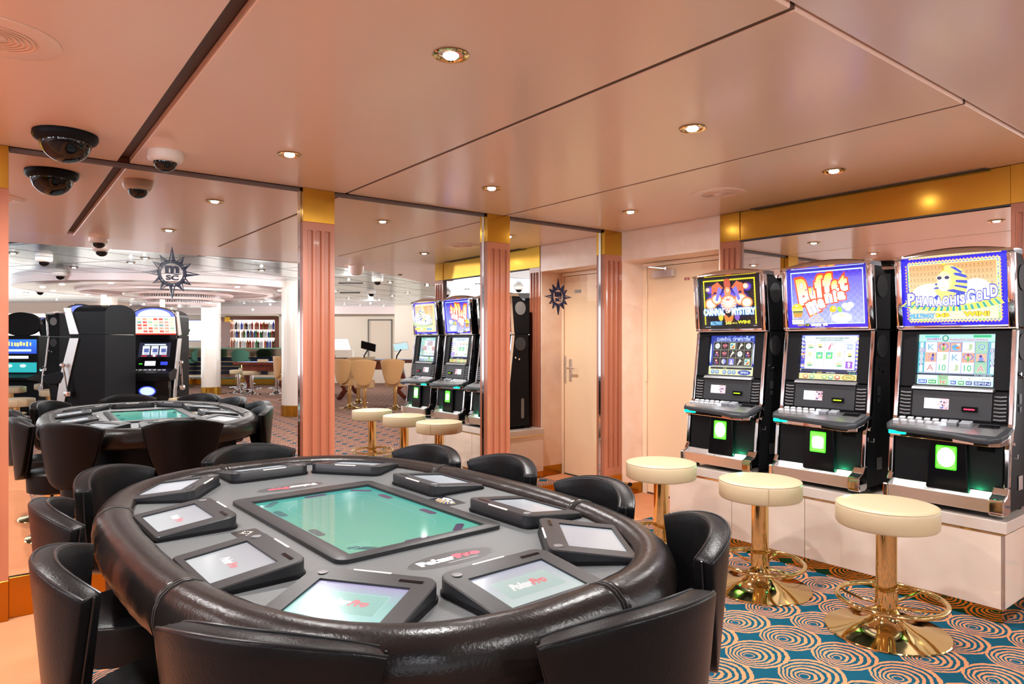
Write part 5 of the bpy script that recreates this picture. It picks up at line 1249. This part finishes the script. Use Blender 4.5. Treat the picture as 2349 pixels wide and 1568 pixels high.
# reel slot machines standing on the far plinths
def reel_machine(label,loc,rz,w2=.32):
    t=thing('reel_slot_machine',label,'slot machine',loc,rz,'arched reel slot machines')
    b=NB(); prism(b,[(-.02,.0),(.03,.44),(.17,.90),(.17,.945),(.60,.945),(.60,0)],-w2+.02,w2-.02,'x'); obj('cabinet',b,M_blackm,t)
    b=NB(); pr=[(-w2+.02,.95),(w2-.02,.95),(w2-.02,1.22)]+[((w2-.02)*math.cos(q*PI/14),1.22+.13*math.sin(q*PI/14)) for q in range(1,14)]+[(-w2+.02,1.22)]
    prism(b,pr,.14,.60,'y'); obj('arched_top_box',b,M_blackm,t)
    for s in (-1,1):
        xa,xb=(w2-.02,w2) if s>0 else (-w2,-w2+.02)
        b=NB(); prism(b,[(-.09,.0),(-.02,.44),(.11,.90),(.24,.90),(.12,.44),(.02,0)],xa,xb,'x'); obj('steel_side',b,M_steel,t,bev=.003)
        b=NB(); prism(b,[(.11,.95),(.02,1.30),(.12,1.30),(.24,.95)],xa,xb,'x'); obj('steel_side',b,M_steel,t,bev=.003)
    y0,z0,y1,z1=.10,.955,.045,1.22; M1=slant(y0,z0,y1,z1,0); hw=w2-.03; Hg=math.hypot(y1-y0,z1-z0)
    a=Art(); a.rect(-hw,0,hw,Hg,'F4E8D8','FFF4EC'); a.rect(-hw,0,hw,.02,'D03020')
    for r in range(5):
        for c in range(7): a.rect(-hw+.02+c*.076,.035+r*.046,-hw+.078+c*.076,.065+r*.046,random.choice(['D8A890','A8C8B0','E86050','F0D8B0','88A8A0']))
    a.build('paytable_glass',M_art,t,M=M1)
    a=Art(); pts=[(hw*math.cos(q*PI/16),.13*math.sin(q*PI/16)) for q in range(17)]; a.poly(pts,'7080F0'); a.poly([(x*.8,y*.8+.005) for x,y in pts],'E8F0FF'); a.build('arch_glass',M_art,t,M=slant(y1,z1,y1-.02,z1+.13,0))
    b=NB(); P=[(x_*1.08,y_*1.08) for x_,y_ in pts]; tube(b,[tuple((slant(y1,z1,y1-.02,z1+.13,0)@Vector((p[0],p[1],.005)))) for p in P],.014,8); obj('chrome_arch',b,M_chrome,t,True)
    b=NB(); prism(b,[(.10,.88),(.10,.95),(.17,.95),(.17,.88)],-hw,hw,'x'); obj('name_panel',b,M_blackg,t)
    b=NB(); prism(b,[(-.01,.44),(.11,.88),(.17,.88),(.1,.44)],-hw,hw,'x'); obj('front_panel',b,M_blackg,t)
    M2=slant(-.012,.44,.108,.88,0)
    a=Art(); a.rect(-.22,.19,.22,.41,'0A1030'); a.rect(-.15,.37,.15,.39,'D8E8FF')
    for c in (-1,0,1): a.rect(c*.12-.05,.225,c*.12+.05,.36,'E8ECFF'); a.rect(c*.12-.04,.26,c*.12+.03,.32,'5060A0'); a.rect(c*.12-.045,.235,c*.12+.02,.245,'6878B0')
    for c in (-1,0,1): a.rect(c*.14-.04,.2,c*.14+.04,.212,'E03030')
    a.ell(0,.21,.02,.014,'FFFFFF'); a.build('reel_window',M_art,t,M=M2@Matrix.Translation((0,0,.003)))
    a=Art(); a.rect(-.03,.06,.12,.13,'F0F0FF'); a.rect(-.2,.07,-.1,.12,'2840D0'); a.rect(.15,.08,.2,.095,'50E030'); a.build('player_display',M_art,t,M=M2@Matrix.Translation((0,0,.003)))
    b=NB(); prism(b,[(-.28,.34),(-.28,.40),(-.02,.46),(.05,.44),(-.02,.30),(-.22,.28)],-w2-.005,w2+.005,'x'); obj('button_deck',b,M_black,t,bev=.01)
    for q in range(7): b=NB(); bx(b,-.02,.02,-.015,.015,0,.012); obj('button',b,M_btn,t,loc=(-.2+q*.065,-.13,.436),rot=(.2,0,0))
    b=NB(); prism(b,[(-.18,.0),(-.22,.28),(-.10,.29),(-.02,0)],-hw,hw,'x'); obj('lower_door',b,M_blackg,t,bev=.004)
    a=Art(); a.ell(0,.14,.12,.075,'3040C0'); a.ell(0,.14,.10,.06,'C8D8FF'); a.build('oval_emblem',M_art,t,M=slant(-.183,.0,-.223,.28,0))
    b=NB(); tube(b,[(-w2-.0,.12,.16),(-w2-.05,.12,.16),(-w2-.05,.10,.30),(-w2-.05,.06,.52)],.012,8); lathe(b,[(0,-.035),(.03,-.02),(.035,0),(.03,.02),(0,.035)],16,(-w2-.05,.055,.545),cap=False); lathe(b,[(0,-.05),(.045,-.03),(.05,0),(.045,.03),(0,.05)],16,(-w2-.04,.12,.17),cap=False); obj('pull_lever',b,M_chrome,t,True)
    b=NB(); lathe(b,[(.035,0),(.035,.14),(0,.145)],14,(.0,.35,1.35),cap=False); obj('candle_light',b,mat('candle','F8E8D0',.3,emit='FFE8C8',es=1) if 'candle' not in bpy.data.materials else bpy.data.materials['candle'],t,True)
    return t
x,y,_=RV(351,9.95); rm=reel_machine('arched black reel slot machine facing the mirror, with a pull lever',(x,y,.49),RZF-.12)
x,y,_=RV(184,9.25); dup(rm,(x,y,.49),RZF+PI/2+.12,'arched black reel slot machine turned sideways, in the left mirror')
x,y,_=RV(97,14.6); dup(rm,(x,y,.49),RZF+PI/2+.1,'arched reel slot machine farthest left and sideways, in the left mirror')
x,y,_=RV(130,11.5); dup(sm2,(x,y,.49),RZF+PI/2+.15,'sideways video slot machine between two arched ones, in the left mirror')
def farplinth(label,u_,w_,rz,a,b_):
    x,y,_=RV(u_,w_); o=tag(obj('machine_plinth',bx(NB(),-a,a,-b_,b_,0,.488,.006,1),M_plinth,None,loc=(x,y,0),rot=(0,0,rz)),label,'plinth'); return o
farplinth('pale plinth under the arched slot machines, in the left mirror',262,10.0,AN,.9,.42)
farplinth('pale plinth under the sideways slot machines at the far left of the left mirror',128,13.4,AN+.5,.42,1.1)
# twin screen machine at the far left
x,y,_=RV(34,12.3); t=thing('twin_screen_machine','blue twin screen game machine with a round black sign, far left of the left mirror','slot machine',(x,y,0),RZF)
b=NB(); bx(b,-.42,.42,0,.4,0,1.45,.02); obj('cabinet',b,M_blackm,t)
a=Art(); a.rect(-.4,1.12,.4,1.38,'1040C0','2878E0'); bars(a,-.3,1.25,.2,1.34,'F0E080',9); a.ell(.30,1.30,.07,.05,'F0E080'); a.ell(.30,1.30,.05,.035,'1848B8'); a.rect(-.3,1.16,.3,1.2,'C8E8FF'); a.rect(-.25,1.03,.25,1.08,'F4FAFF'); a.rect(-.4,.78,.4,.96,'10A0A8'); a.ell(-.15,.90,.06,.03,'C8E8E0'); a.ell(.1,.90,.06,.03,'C8E8E0')
a.build('lit_screens',M_art,t,M=Matrix.Translation((0,-.004,0))@Matrix.Rotation(PI/2,4,'X'))
b=NB(); prism(b,[(-.30,.66),(-.30,.70),(.0,.76),(.0,.62)],-.44,.44,'x'); obj('button_deck',b,M_black,t)
b=NB(); prism(b,[(.36*math.cos(q*PI/20),1.66+.22*math.sin(q*PI/20)) for q in range(40)],.15,.22,'y'); obj('round_sign',b,M_blackg,t)
b=NB(); tube(b,[(0,.2,1.4),(0,.2,1.5)],.04,8); obj('sign_post',b,M_brassp,t)
fs=None
for u_,w_,lb in ((36,8.9,'cream stool nearest at the far left of the left mirror'),(24,11.2,'cream stool second at the far left of the left mirror'),(30,16.5,'cream stool farthest back at the far left of the left mirror'),(112,12.0,'cream stool below the sideways slot machines in the left mirror'),(128,10.6,'cream stool close to the sideways arched machine in the left mirror'),(428,9.0,'cream stool beside the machine facing the mirror')):
    x,y,_=RV(u_,w_); dup(s1,(x,y,0),random.uniform(0,6),lb,'cream stools in the casino seen in the mirrors')
